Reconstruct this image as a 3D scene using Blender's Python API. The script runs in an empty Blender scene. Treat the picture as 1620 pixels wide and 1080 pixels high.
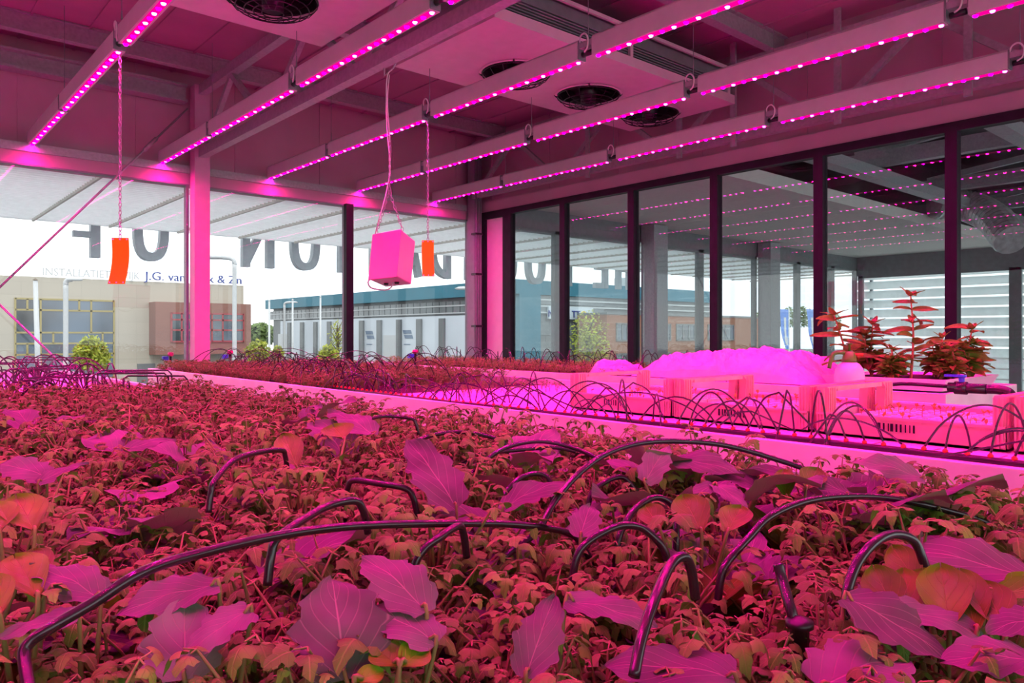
import bpy, math, random
from mathutils import Vector, Matrix, noise
R = random.Random(7)
PI = math.pi
sc = bpy.context.scene
COL = sc.collection
Z0 = 1.25                      # camera height above the greenhouse floor; heights below are given from eye level

# ------------------------------------------------------------------ camera, sky, sun, exposure
cam = bpy.data.cameras.new('camera'); cam_o = bpy.data.objects.new('camera', cam); COL.objects.link(cam_o)
cam.sensor_width = 36.0; cam.lens = 36.0 * 1188 / 1620; cam.shift_y = -11 / 1620; cam.clip_start = .02; cam.clip_end = 500
cam_o.location = (0, 0, Z0)
cam_o.rotation_euler = Vector((.658, .753, 0)).to_track_quat('-Z', 'Y').to_euler()
sc.camera = cam_o
w = bpy.data.worlds.new('sky'); sc.world = w; w.use_nodes = True
nt = w.node_tree; bg = nt.nodes['Background']
tc = nt.nodes.new('ShaderNodeTexCoord'); mp = nt.nodes.new('ShaderNodeMapping'); nz = nt.nodes.new('ShaderNodeTexNoise'); cr = nt.nodes.new('ShaderNodeValToRGB')
mp.inputs['Scale'].default_value = (1.5, 1.5, 7); nz.inputs['Scale'].default_value = 2.2; nz.inputs['Detail'].default_value = 5
cr.color_ramp.elements[0].color = (.78, .87, .98, 1); cr.color_ramp.elements[0].position = .35
cr.color_ramp.elements[1].color = (1, 1, 1, 1); cr.color_ramp.elements[1].position = .55
for a, b in ((tc.outputs['Generated'], mp.inputs[0]), (mp.outputs[0], nz.inputs['Vector']), (nz.outputs['Fac'], cr.inputs[0]), (cr.outputs[0], bg.inputs[0])): nt.links.new(a, b)
bg.inputs[1].default_value = 2.0
sl = bpy.data.lights.new('sun', 'SUN'); sl.energy = 1.6; sl.angle = .35; sl.color = (1, .96, .9)
so = bpy.data.objects.new('sun', sl); COL.objects.link(so); so.rotation_euler = Vector((.3, .8, -1.35)).to_track_quat('-Z', 'Y').to_euler()
so.location = (0, -10, 20)
vs = sc.view_settings; vs.view_transform = 'Standard'; vs.look = 'None'; vs.exposure = 0; vs.gamma = 1; vs.use_curve_mapping = False

# ------------------------------------------------------------------ pixel rays used while laying things out on real planes
def ray(px, py=529):
    u = (px - 810) / 1188; v = (529 - py) / 1188
    return Vector((.658 + .753 * u, .753 - .658 * u, v))
def at_s(px, py, s): return ray(px, py) * s
def at_x(px, py, X): r = ray(px, py); return r * (X / r.x)
def at_y(px, py, Y): r = ray(px, py); return r * (Y / r.y)

# ------------------------------------------------------------------ materials
MATS = {}
def mat(name, col, rough=.6, metal=0, var=.08, scale=12, trans=0, emit=None, estr=0, bump=0, spec=.5):
    m = bpy.data.materials.new(name); m.use_nodes = True; t = m.node_tree; p = t.nodes['Principled BSDF']
    p.inputs['Roughness'].default_value = rough; p.inputs['Metallic'].default_value = metal; p.inputs['Specular IOR Level'].default_value = spec
    n = t.nodes.new('ShaderNodeTexNoise'); n.inputs['Scale'].default_value = scale; n.inputs['Detail'].default_value = 4
    c = t.nodes.new('ShaderNodeTexCoord'); t.links.new(c.outputs['Object'], n.inputs['Vector'])
    rp = t.nodes.new('ShaderNodeValToRGB'); lo = [max(0, x * (1 - var * 2)) for x in col]; hi = [min(1, x * (1 + var * 2)) for x in col]
    rp.color_ramp.elements[0].color = (*lo, 1); rp.color_ramp.elements[1].color = (*hi, 1); rp.color_ramp.elements[0].position = .3; rp.color_ramp.elements[1].position = .7
    t.links.new(n.outputs['Fac'], rp.inputs[0]); t.links.new(rp.outputs[0], p.inputs['Base Color'])
    if bump:
        b = t.nodes.new('ShaderNodeBump'); b.inputs['Strength'].default_value = bump; b.inputs['Distance'].default_value = .01
        t.links.new(n.outputs['Fac'], b.inputs['Height']); t.links.new(b.outputs[0], p.inputs['Normal'])
    if emit: p.inputs['Emission Color'].default_value = (*emit, 1); p.inputs['Emission Strength'].default_value = estr
    if trans:
        o = t.nodes['Material Output']; tr = t.nodes.new('ShaderNodeBsdfTranslucent'); mx = t.nodes.new('ShaderNodeMixShader'); mx.inputs[0].default_value = trans
        t.links.new(rp.outputs[0], tr.inputs[0]); t.links.new(p.outputs[0], mx.inputs[1]); t.links.new(tr.outputs[0], mx.inputs[2]); t.links.new(mx.outputs[0], o.inputs[0])
    MATS[name] = m; return m

def brick_mat(name, c1, c2, cm, sx, rw, rh, ms=.02, rough=.8, off=.5):
    m = bpy.data.materials.new(name); m.use_nodes = True; t = m.node_tree; p = t.nodes['Principled BSDF']; p.inputs['Roughness'].default_value = rough
    b = t.nodes.new('ShaderNodeTexBrick'); b.inputs['Color1'].default_value = (*c1, 1); b.inputs['Color2'].default_value = (*c2, 1); b.inputs['Mortar'].default_value = (*cm, 1)
    b.inputs['Scale'].default_value = sx; b.inputs['Brick Width'].default_value = rw; b.inputs['Row Height'].default_value = rh; b.inputs['Mortar Size'].default_value = ms; b.offset = off
    u = t.nodes.new('ShaderNodeUVMap'); t.links.new(u.outputs[0], b.inputs['Vector']); t.links.new(b.outputs[0], p.inputs['Base Color']); return m

def leaf_mat(name, col, vein, veinw=.035, rough=.5, var=.25, trans=.3, under=None, side=5.0, spec=.16):
    m = bpy.data.materials.new(name); m.use_nodes = True; t = m.node_tree; p = t.nodes['Principled BSDF']; L = t.links.new
    p.inputs['Roughness'].default_value = rough; p.inputs['Specular IOR Level'].default_value = spec
    tc = t.nodes.new('ShaderNodeTexCoord'); n = t.nodes.new('ShaderNodeTexNoise'); n.inputs['Scale'].default_value = 28; L(tc.outputs['Object'], n.inputs['Vector'])
    rp = t.nodes.new('ShaderNodeValToRGB'); rp.color_ramp.elements[0].color = (*[x * (1 - var) for x in col], 1); rp.color_ramp.elements[1].color = (*[min(1, x * (1 + var)) for x in col], 1)
    rp.color_ramp.elements[0].position = .32; rp.color_ramp.elements[1].position = .68; L(n.outputs['Fac'], rp.inputs[0])
    oi = t.nodes.new('ShaderNodeObjectInfo'); hs = t.nodes.new('ShaderNodeHueSaturation')
    mr = t.nodes.new('ShaderNodeMapRange'); mr.inputs[3].default_value = .68; mr.inputs[4].default_value = 1.25; L(oi.outputs['Random'], mr.inputs[0]); L(mr.outputs[0], hs.inputs['Value']); L(rp.outputs[0], hs.inputs['Color'])
    uv = t.nodes.new('ShaderNodeUVMap'); sp = t.nodes.new('ShaderNodeSeparateXYZ'); L(uv.outputs[0], sp.inputs[0])
    def M(op, a, b=None, clamp=False):
        k = t.nodes.new('ShaderNodeMath'); k.operation = op; k.use_clamp = clamp
        for i, v in enumerate((a, b)):
            if v is None: continue
            if isinstance(v, (int, float)): k.inputs[i].default_value = v
            else: L(v, k.inputs[i])
        return k.outputs[0]
    ax = M('ABSOLUTE', sp.outputs[0])
    mid = M('SUBTRACT', 1.0, M('DIVIDE', ax, veinw), True)
    fr = M('ABSOLUTE', M('SUBTRACT', M('FRACT', M('SUBTRACT', M('MULTIPLY', sp.outputs[1], side), M('MULTIPLY', ax, side * .55))), .5))
    sv = M('MULTIPLY', M('SUBTRACT', 1.0, M('DIVIDE', fr, .07), True), .45)
    fac = M('MAXIMUM', mid, sv)
    mx = t.nodes.new('ShaderNodeMix'); mx.data_type = 'RGBA'; L(fac, mx.inputs[0]); L(hs.outputs[0], mx.inputs[6]); mx.inputs[7].default_value = (*vein, 1)
    colr = mx.outputs[2]
    if under:
        ge = t.nodes.new('ShaderNodeNewGeometry'); m2 = t.nodes.new('ShaderNodeMix'); m2.data_type = 'RGBA'; L(ge.outputs['Backfacing'], m2.inputs[0]); L(colr, m2.inputs[6]); m2.inputs[7].default_value = (*under, 1); colr = m2.outputs[2]
    L(colr, p.inputs['Base Color'])
    b = t.nodes.new('ShaderNodeBump'); b.inputs['Strength'].default_value = .35; b.inputs['Distance'].default_value = .002; L(fac, b.inputs['Height']); b.invert = True; L(b.outputs[0], p.inputs['Normal'])
    tr = t.nodes.new('ShaderNodeBsdfTranslucent'); L(colr, tr.inputs[0]); ms = t.nodes.new('ShaderNodeMixShader'); ms.inputs[0].default_value = trans
    L(p.outputs[0], ms.inputs[1]); L(tr.outputs[0], ms.inputs[2]); L(ms.outputs[0], t.nodes['Material Output'].inputs[0]); return m

def glass_mat(name, tint, f0=.045):
    m = bpy.data.materials.new(name); m.use_nodes = True; t = m.node_tree; t.nodes.remove(t.nodes['Principled BSDF']); L = t.links.new
    lw = t.nodes.new('ShaderNodeLayerWeight'); lw.inputs[0].default_value = .5
    pw = t.nodes.new('ShaderNodeMath'); pw.operation = 'POWER'; L(lw.outputs['Facing'], pw.inputs[0]); pw.inputs[1].default_value = 5
    ml = t.nodes.new('ShaderNodeMath'); ml.operation = 'MULTIPLY_ADD'; L(pw.outputs[0], ml.inputs[0]); ml.inputs[1].default_value = 1 - f0; ml.inputs[2].default_value = f0
    tr = t.nodes.new('ShaderNodeBsdfTransparent'); tr.inputs[0].default_value = (*tint, 1); gl = t.nodes.new('ShaderNodeBsdfGlossy'); gl.inputs['Roughness'].default_value = 0
    ms = t.nodes.new('ShaderNodeMixShader'); L(ml.outputs[0], ms.inputs[0]); L(tr.outputs[0], ms.inputs[1]); L(gl.outputs[0], ms.inputs[2]); L(ms.outputs[0], t.nodes['Material Output'].inputs[0]); return m

def emit_mat(name, col, s, lens=0):
    m = bpy.data.materials.new(name); m.use_nodes = True; t = m.node_tree; t.nodes.remove(t.nodes['Principled BSDF'])
    e = t.nodes.new('ShaderNodeEmission'); e.inputs[0].default_value = (*col, 1); e.inputs[1].default_value = s; t.links.new(e.outputs[0], t.nodes['Material Output'].inputs[0])
    if lens:                                     # the diode's lens throws most light straight down
        g = t.nodes.new('ShaderNodeNewGeometry'); x = t.nodes.new('ShaderNodeSeparateXYZ'); k = t.nodes.new('ShaderNodeMath'); k.operation = 'MULTIPLY'; k.use_clamp = True; k.inputs[1].default_value = -1
        q = t.nodes.new('ShaderNodeMath'); q.operation = 'POWER'; q.inputs[1].default_value = lens; w_ = t.nodes.new('ShaderNodeMath'); w_.operation = 'MULTIPLY'; w_.inputs[1].default_value = s
        t.links.new(g.outputs['Incoming'], x.inputs[0]); t.links.new(x.outputs[2], k.inputs[0]); t.links.new(k.outputs[0], q.inputs[0]); t.links.new(q.outputs[0], w_.inputs[0]); t.links.new(w_.outputs[0], e.inputs[1])
    return m

M = dict(
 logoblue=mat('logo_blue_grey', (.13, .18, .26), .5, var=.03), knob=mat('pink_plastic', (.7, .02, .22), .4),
 coltint=mat('column_led_tint', (.62, .34, .50), .45, var=.02), casing=mat('white_painted_metal', (.62, .60, .60), .45, var=.02), steel=mat('galvanised_steel', (.42, .43, .45), .5, .3, .06, 40),  # the front column's colour has the magenta LED light put into it
 clad=mat('wall_cladding', (.52, .30, .40), .6, var=.03, scale=3), ceil=mat('roof_panel', (.42, .19, .30), .7, var=.05, scale=2),  # low-green base colours that carry the magenta of the LED light
 dark=mat('dark_frame', (.012, .014, .018), .45, var=.1, spec=.15), grey=mat('grey_frame', (.22, .25, .26), .45, var=.05),
 black=mat('black_plastic', (.012, .012, .014), .3, var=.1), tube=mat('black_tube', (.02, .018, .02), .22, var=.1, spec=.7),
 white=mat('white_plastic', (.8, .79, .78), .45, var=.03), pan=mat('cooler_led_tint', (.8, .58, .68), .4, var=.02),  # cooler's white is tinted pink to carry the LED light
 alu=mat('aluminium_panel', (.74, .74, .75), .38, .25, .06, 6), fleece=mat('white_fleece', (.72, .7, .72), .9, var=.08, scale=60, bump=.4),
 soil=mat('dark_substrate', (.035, .024, .018), .95, var=.35, scale=60, bump=.6), floor=mat('concrete_floor', (.22, .22, .22), .7, var=.1, scale=2),
 orange=mat('orange_card', (1.0, .66, .01), .4, var=.0, trans=.45, emit=None), box=mat('sensor_box', (.78, .14, .48), .35, var=.02),  # pink of the LED light is painted into the sensor box colour
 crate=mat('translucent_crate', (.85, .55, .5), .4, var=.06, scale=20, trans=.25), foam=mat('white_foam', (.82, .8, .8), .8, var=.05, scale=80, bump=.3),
 film=mat('plastic_film', (.85, .82, .84), .22, var=.04, trans=.35), red=mat('red_plastic', (.8, .06, .03), .4), blue=mat('blue_plastic', (.05, .09, .7), .35), olive=mat('green_plastic', (.10, .34, .02), .4),
 deck=mat('canopy_slat', (.9, .92, .93), .6, var=.02, trans=.6), haze=mat('hazy_glass', (.17, .19, .20), .2, var=.1, scale=.5), joist=mat('canopy_joist', (.5, .48, .44), .6, var=.05), letter=mat('sign_letter_grey', (.34, .38, .41), .5, var=.04),
 ground=mat('asphalt', (.13, .13, .13), .9, var=.1, scale=.5), grass=mat('grass', (.16, .26, .05), .9, var=.3, scale=2),
 teal=mat('teal_fascia', (.006, .13, .19), .5, var=.05, scale=.5), hall=mat('grey_cladding', (.15, .16, .165), .55, var=.08, scale=.6), panelw=mat('pale_panel', (.52, .57, .62), .5, var=.03, scale=.3),
 dglass=mat('dark_window', (.045, .07, .10), .08, var=.5, scale=.25, spec=1), gold=mat('ochre_frame', (.32, .26, .10), .5, var=.05), rframe=mat('red_frame', (.32, .06, .07), .5), 
 pole=mat('pale_pole', (.45, .47, .48), .45, var=.03), bluetxt=mat('blue_lettering', (.03, .05, .25), .5, var=.02), flag=mat('blue_flag', (.08, .24, .7), .6, var=.04, trans=.3),
 bark=mat('bark', (.14, .11, .08), .9, var=.2), crown=mat('spring_leaves', (.33, .36, .04), .7, var=.3, scale=3, trans=.3), crown2=mat('green_leaves', (.12, .18, .05), .8, var=.3, scale=2, trans=.2),
 duct=mat('foil_duct', (.75, .77, .78), .3, .5, .1, 14), adj=mat('ceiling_board', (.85, .82, .77), .8, var=.02), sprout=mat('sprout', (.45, .4, .05), .6, var=.2, trans=.3),
 blade=mat('louvre_blade', (.85, .88, .88), .5, var=.03, trans=.5), car=mat('car_paint', (.6, .63, .66), .25, .3, .02), tyre=mat('tyre', (.02, .02, .02), .8), yellow=mat('yellow_sign', (.8, .6, .05), .5),
 stem=mat('pale_stem', (.28, .36, .09), .5, var=.15, trans=.2), red_stem=mat('red_stem', (.7, .2, .12), .5, var=.2, trans=.2),
)
M['beige'] = brick_mat('beige_stone', (.42, .385, .32), (.40, .365, .305), (.33, .30, .25), 1, 1.2, .9, .012, off=0)
M['brick'] = brick_mat('orange_brick', (.31, .12, .065), (.26, .095, .05), (.24, .14, .10), 1, .25, .09, .012)
M['rbrick'] = brick_mat('red_brick', (.27, .12, .095), (.23, .10, .08), (.2, .12, .10), 1, .4, .12, .012)
M['glass'] = glass_mat('window_glass', (.97, .985, .985), .025); M['dglassw'] = glass_mat('partition_glass', (.86, .91, .91), .05)
M['ledr'] = emit_mat('bright_diode', (1, .005, .22), 2900, 1.9); M['ledb'] = emit_mat('violet_diode', (.8, .0, .7), 680, 1.9); M['lens'] = emit_mat('led_lens', (1, 0, .26), 1.3)
M['celery'] = leaf_mat('celery_leaf', (.13, .40, .04), (.20, .44, .07), .05, trans=.08, side=3)
M['kale'] = leaf_mat('cabbage_leaf', (.125, .195, .13), (.30, .34, .24), .035, rough=.55, var=.18, trans=.12, under=(.18, .26, .12))
M['spoon'] = leaf_mat('spoon_leaf', (.11, .38, .01), (.2, .42, .04), .03, rough=.35, trans=.1, side=4)
M['shrub'] = leaf_mat('shrub_leaf', (.22, .32, .04), (.5, .3, .1), .05, rough=.35, trans=.2, side=6)

# ------------------------------------------------------------------ mesh builder
class MB:
    def __init__(s): s.v = []; s.f = []; s.uv = {}
    def add(s, vs, fs, uvs=None):
        o = len(s.v); s.v += [Vector(v) for v in vs]
        for i, f in enumerate(fs):
            s.f.append([a + o for a in f])
            if uvs: s.uv[len(s.f) - 1] = [uvs[a] for a in f]
    def box(s, c, d, m=None):
        x, y, z = [k / 2 for k in d]; vs = [Vector((i * x, j * y, k * z)) for i in (-1, 1) for j in (-1, 1) for k in (-1, 1)]
        if m: vs = [m @ v for v in vs]
        vs = [v + Vector(c) for v in vs]
        s.add(vs, [(0, 1, 3, 2), (4, 6, 7, 5), (0, 4, 5, 1), (2, 3, 7, 6), (0, 2, 6, 4), (1, 5, 7, 3)]); return s
    def bx(s, x0, x1, y0, y1, z0, z1): return s.box(((x0 + x1) / 2, (y0 + y1) / 2, (z0 + z1) / 2), (abs(x1 - x0), abs(y1 - y0), abs(z1 - z0)))
    def uvbox(s, x0, x1, y0, y1, z0, z1):        # planar uv in metres, so that brick courses keep their size
        P = [(x, y, z) for x in (x0, x1) for y in (y0, y1) for z in (z0, z1)]
        for f in [(0, 1, 3, 2), (4, 6, 7, 5), (0, 4, 5, 1), (2, 3, 7, 6), (0, 2, 6, 4), (1, 5, 7, 3)]:
            q = [P[i] for i in f]; dx = max(a[0] for a in q) - min(a[0] for a in q); dy = max(a[1] for a in q) - min(a[1] for a in q)
            uv = [(a[1] if dx == 0 else a[0], a[2] if (dx == 0 or dy == 0) else a[1]) for a in q]
            s.add(q, [(0, 1, 2, 3)], uv)
        return s
    def tube(s, pts, r, n=8, cap=True):
        pts = [Vector(p) for p in pts]; rs = r if isinstance(r, (list, tuple)) else [r] * len(pts); rings = []; up = None
        for i, p in enumerate(pts):
            t = (pts[min(i + 1, len(pts) - 1)] - pts[max(i - 1, 0)]).normalized()
            if up is None: up = Vector((0, 0, 1)) if abs(t.z) < .9 else Vector((1, 0, 0))
            a = t.cross(up)
            if a.length < 1e-5: a = t.orthogonal()
            a.normalize(); b = a.cross(t).normalized(); up = b
            rings.append([p + (a * math.cos(k * 2 * PI / n) + b * math.sin(k * 2 * PI / n)) * rs[i] for k in range(n)])
        vs = [v for rg in rings for v in rg]; fs = [(i * n + k, i * n + (k + 1) % n, (i + 1) * n + (k + 1) % n, (i + 1) * n + k) for i in range(len(pts) - 1) for k in range(n)]
        if cap: fs += [tuple(range(n))[::-1], tuple((len(pts) - 1) * n + k for k in range(n))]
        s.add(vs, fs); return s
    def bar(s, a, b, w, h):                      # rectangular bar from a to b, h measured vertically where possible
        a = Vector(a); b = Vector(b); t = (b - a).normalized(); up = Vector((0, 0, 1)) if abs(t.z) < .95 else Vector((0, 1, 0))
        x = t.cross(up).normalized() * w / 2; y = x.cross(t).normalized() * h / 2
        s.add([a - x - y, a + x - y, a + x + y, a - x + y, b - x - y, b + x - y, b + x + y, b - x + y], [(3, 2, 1, 0), (4, 5, 6, 7), (0, 1, 5, 4), (1, 2, 6, 5), (2, 3, 7, 6), (3, 0, 4, 7)]); return s
    def lathe(s, prof, c=(0, 0, 0), n=20, m=None, cap=True):
        c = Vector(c); vs = []
        for r, z in prof:
            for k in range(n):
                v = Vector((r * math.cos(2 * PI * k / n), r * math.sin(2 * PI * k / n), z)); vs.append((m @ v if m else v) + c)
        fs = [(i * n + k, i * n + (k + 1) % n, (i + 1) * n + (k + 1) % n, (i + 1) * n + k) for i in range(len(prof) - 1) for k in range(n)]
        if cap: fs += [tuple(range(n))[::-1], tuple((len(prof) - 1) * n + k for k in range(n))]
        s.add(vs, fs); return s
    def join(s, o, mtx=None):
        off = len(s.v); s.v += [(mtx @ v if mtx else v.copy()) for v in o.v]; k = len(s.f)
        s.f += [[a + off for a in f] for f in o.f]
        for i, u in o.uv.items(): s.uv[k + i] = u
        return s
    def mesh(s, name, m, org=Vector((0, 0, 0)), smooth=False):
        me = bpy.data.meshes.new(name); me.from_pydata([v - org for v in s.v], [], s.f)
        if s.uv:
            l = me.uv_layers.new(name='UVMap'); k = 0; dat = [0.0] * (2 * len(me.loops))
            for i, f in enumerate(s.f):
                u = s.uv.get(i)
                for j in range(len(f)):
                    if u: dat[2 * k] = u[j][0]; dat[2 * k + 1] = u[j][1]
                    k += 1
            l.data.foreach_set('uv', dat)
        me.materials.append(m)
        if smooth: me.polygons.foreach_set('use_smooth', [True] * len(me.polygons))
        me.update(); return me
    def build(s, name, m, parent=None, smooth=False, local=False, bevel=0):
        m = M[m] if isinstance(m, str) else m
        if parent:
            root = parent
            while root.parent: root = root.parent
            org = Vector((0, 0, 0)) if local else root.location - Vector((0, 0, Z0))
            o = bpy.data.objects.new(name, s.mesh(name, m, org, smooth)); COL.objects.link(o); o.parent = parent
        else:
            xs = [v.x for v in s.v]; ys = [v.y for v in s.v]; zs = [v.z for v in s.v]
            org = Vector(((min(xs) + max(xs)) / 2, (min(ys) + max(ys)) / 2, min(zs)))
            o = bpy.data.objects.new(name, s.mesh(name, m, org, smooth)); COL.objects.link(o); o.location = org + Vector((0, 0, 0 if local else Z0))
        if bevel:
            bv = o.modifiers.new('bevel', 'BEVEL'); bv.width = bevel; bv.segments = 2; bv.limit_method = 'ANGLE'
        return o
def box(x0, x1, y0, y1, z0, z1): return MB().bx(x0, x1, y0, y1, z0, z1)
def tag(o, label=None, cat=None, group=None, kind=None):
    if label: o['label'] = label
    if cat: o['category'] = cat
    if group: o['group'] = group
    if kind: o['kind'] = kind
    return o
def thing(name, label, cat, loc, group=None, rz=0):
    o = bpy.data.objects.new(name, None); COL.objects.link(o); o.empty_display_size = .05
    o.location = Vector(loc) + Vector((0, 0, Z0)); o.rotation_euler.z = rz; return tag(o, label, cat, group)
def struct(o): o['kind'] = 'structure'; return o
def dup_tree(src, loc, rz=0, scale=1, label=None, group=None, tilt=(0, 0)):
    r = src.copy(); COL.objects.link(r); r.location = Vector(loc) + Vector((0, 0, Z0)); r.rotation_euler = (tilt[0], tilt[1], rz); r.scale = (scale,) * 3
    if label: r['label'] = label
    if group: r['group'] = group
    for ch in KIDS[src.name]:
        c = ch.copy(); COL.objects.link(c); c.parent = r
    return r
KIDS = {}
def text_mesh(name, txt, size, m, parent, frame, extrude=.03):
    cu = bpy.data.curves.new(name, 'FONT'); cu.body = txt; cu.size = size; cu.extrude = extrude; cu.resolution_u = 3
    tmp = bpy.data.objects.new(name + '_tmp', cu); COL.objects.link(tmp); bpy.context.view_layer.update()
    me = bpy.data.meshes.new_from_object(tmp.evaluated_get(bpy.context.evaluated_depsgraph_get())); bpy.data.objects.remove(tmp)
    me.name = name; me.materials.clear(); me.materials.append(M[m]); me.transform(frame); o = bpy.data.objects.new(name, me); COL.objects.link(o); o.parent = parent; return o
def arc_pts(pts, n=6):                            # Catmull-Rom through the points
    P = [Vector(p) for p in pts]; P = [P[0] * 2 - P[1]] + P + [P[-1] * 2 - P[-2]]; out = []
    for i in range(1, len(P) - 2):
        for k in range(n):
            t = k / n; a, b, c, d = P[i - 1:i + 3]
            out.append(.5 * ((2 * b) + (c - a) * t + (2 * a - 5 * b + 4 * c - d) * t * t + (3 * b - a - 3 * c + d) * t ** 3))
    out.append(P[-2]); return out

# ------------------------------------------------------------------ the room
XR, YF, HEAD, CEIL = 5.73, 7.30, 1.40, 2.45
struct(box(-5, 16.4, -4, 7.5, -1.35, -1.25).build('floor', 'floor'))
cl = MB().bx(-5, 5.95, -4, 7.5, CEIL, CEIL + .1)
for i in range(27): cl.bx(-5 + i * .4, -5 + i * .4 + .018, -4, 7.45, CEIL - .012, CEIL)
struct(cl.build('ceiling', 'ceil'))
wf = MB().bx(-5, 5.9, 7.34, 7.46, HEAD, CEIL)
for i in range(12): wf.bx(-4.4 + i * .9, -4.385 + i * .9, 7.33, 7.34, 1.5, CEIL)
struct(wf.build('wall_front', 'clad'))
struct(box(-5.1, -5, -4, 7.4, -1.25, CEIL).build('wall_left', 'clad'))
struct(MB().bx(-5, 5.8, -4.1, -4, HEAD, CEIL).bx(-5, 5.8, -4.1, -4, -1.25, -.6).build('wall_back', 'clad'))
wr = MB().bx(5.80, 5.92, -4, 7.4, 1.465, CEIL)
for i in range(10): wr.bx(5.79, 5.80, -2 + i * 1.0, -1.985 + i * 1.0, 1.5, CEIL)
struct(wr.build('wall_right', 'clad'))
struct(box(-5, 5.60, 7.26, 7.34, HEAD, 1.50).build('trim_1', 'clad'))
struct(box(5.73, 5.80, -4, 7.26, 1.465, 1.60).build('trim_2', 'clad'))
struct(MB().bx(-5, 2.30, 7.16, 7.30, 2.14, 2.16).bx(-5, 2.30, 7.22, 7.24, 2.16, 2.28).bx(-5, 2.30, 7.16, 7.30, 2.28, 2.30).build('trim_3', 'steel'))
struct(MB().bx(-5, 5.6, 7.24, 7.34, 1.50, 1.57).build('trim_4', 'steel'))
# front windows: frame, pane
def window(n, x0, x1, fm='grey'):
    f = MB(); fw = .022
    f.bx(x0, x1, 7.26, 7.33, HEAD - fw * .6, HEAD); f.bx(x0, x1, 7.26, 7.33, -1.25, -1.19); f.bx(x0, x0 + fw, 7.26, 7.33, -1.19, HEAD - fw * .6); f.bx(x1 - fw, x1, 7.26, 7.33, -1.19, HEAD - fw * .6)
    o = struct(f.build('window_%d' % n, fm)); g = box(x0 + fw, x1 - fw, 7.29, 7.298, -1.19, HEAD - fw * .6); org = o.location - Vector((0, 0, Z0))
    p = bpy.data.objects.new('glass_pane', g.mesh('glass_pane', M['glass'], org)); COL.objects.link(p); p.parent = o
for i, (a, b) in enumerate(((-5, -2.45), (-2.45, 0.0), (0.0, 2.34), (2.48, 3.985), (3.985, 5.66))): window(i + 1, a, b)
struct(box(3.945, 4.03, 7.20, 7.26, -1.25, HEAD).build('trim_5', 'dark'))
# right glazed partition of narrow sliding panels
ys = [6.58, 5.70, 4.755, 3.815, 2.86, 1.91, .97, .02, -.93, -1.88, -2.83, -4]
for i in range(len(ys) - 1):
    a, b = ys[i + 1], ys[i]; f = MB(); h = .038
    f.bx(5.69, 5.77, b - h, b, -1.19, HEAD); f.bx(5.69, 5.77, a, a + h, -1.19, HEAD); f.bx(5.69, 5.77, a, b, HEAD, 1.465); f.bx(5.69, 5.77, a, b, -1.25, -1.19)
    o = struct(f.build('window_%d' % (6 + i), 'dark')); org = o.location - Vector((0, 0, Z0)); g = box(5.725, 5.733, a + h, b - h, -1.19, HEAD)
    p = bpy.data.objects.new('glass_pane', g.mesh('glass_pane', M['dglassw'], org)); COL.objects.link(p); p.parent = o
struct(MB().bx(5.69, 5.77, 6.58, 6.68, -1.25, 1.465).bx(5.69, 5.77, 7.0, 7.25, -1.25, 1.465).bx(5.69, 5.77, 6.68, 7.0, 1.38, 1.465).build('trim_6', 'dark'))
struct(box(5.72, 5.76, 6.68, 7.0, -1.25, 1.38).build('trim_7', 'casing'))

def column(x0, x1, y0, y1, z1, label, m='steel'):
    t = thing('steel_column', label, 'column', ((x0 + x1) / 2, (y0 + y1) / 2, -1.25))
    box(x0, x1, y0, y1, -1.24, z1).build('shaft', m, t, bevel=.006); box(x0 - .05, x1 + .04, y0 - (0 if x0 > 5 and x0 < 6 else .05), min(y1 + .05, 7.255), -1.25, -1.24).build('base_plate', m, t); return t
c1 = column(2.34, 2.48, 7.10, 7.235, 2.3, 'square steel column standing between two front windows, lit magenta', 'coltint')
c2 = column(5.60, 5.69, 7.09, 7.235, 2.3, 'dark steel corner column where the front windows meet the glass partition', 'grey')
t = thing('cable_conduit_bundle', 'three dark vertical conduits strapped to the corner column', 'conduit', (5.62, 7.015, -1.25))
for k in range(3): MB().tube([(5.565 + k * .035, 7.015, -1.25), (5.565 + k * .035, 7.015, 2.2)], .011).build('conduit', 'grey', t, True)
for z in (.1, .72, 1.2): box(5.545, 5.655, 7.0, 7.09, z - .012, z + .012).build('clamp', 'black', t)

# roof trusses
def truss(x, label, y0=-3.9, y1=7.1, step=1.45):
    t = thing('roof_truss', label, 'truss', (x, 1.6, 1.64))
    MB().bx(x - .035, x + .035, y0, y1, 1.63, 1.715).build('bottom_chord', 'steel', t); MB().bx(x - .035, x + .035, y0, y1, 2.21, 2.30).build('top_chord', 'steel', t)
    n = int((y1 - y0) / step)
    for k in range(n):
        a = y1 - k * step; MB().bar((x, a - .1, 1.715), (x, a - step / 2, 2.21), .04, .045).build('diagonal', 'steel', t); MB().bar((x, a - step / 2, 2.21), (x, a - step + .1, 1.715), .04, .045).build('diagonal', 'steel', t)
    return t
truss(2.41, 'galvanised roof truss running from the front column over the nearest bed')
truss(-.75, 'galvanised roof truss farther left over the growing room')
t = truss(5.60, 'galvanised roof truss just inside the glass partition')
for y in (5.2, 4.08, 3.53, 2.64, 1.76, .8): box(5.545, 5.565, y - .025, y + .025, 1.58, 2.45).build('hanger_strap', 'steel', t)
for k, y in enumerate((6.75, 5.2, 3.2, 1.0, -1.2)):
    t = MB().bx(-5, 5.78, y - .04, y + .04, 2.30, 2.312).bx(-5, 5.78, y - .006, y + .006, 2.312, 2.438).bx(-5, 5.78, y - .04, y + .04, 2.438, 2.448).build('roof_purlin', 'steel')
    tag(t, ['steel roof purlin nearest the front window wall', 'second steel roof purlin from the front window wall', 'third steel roof purlin from the front window wall, above the air coolers', 'fourth steel roof purlin from the front window wall', 'fifth steel roof purlin from the front window wall'][k], 'beam')
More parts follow.
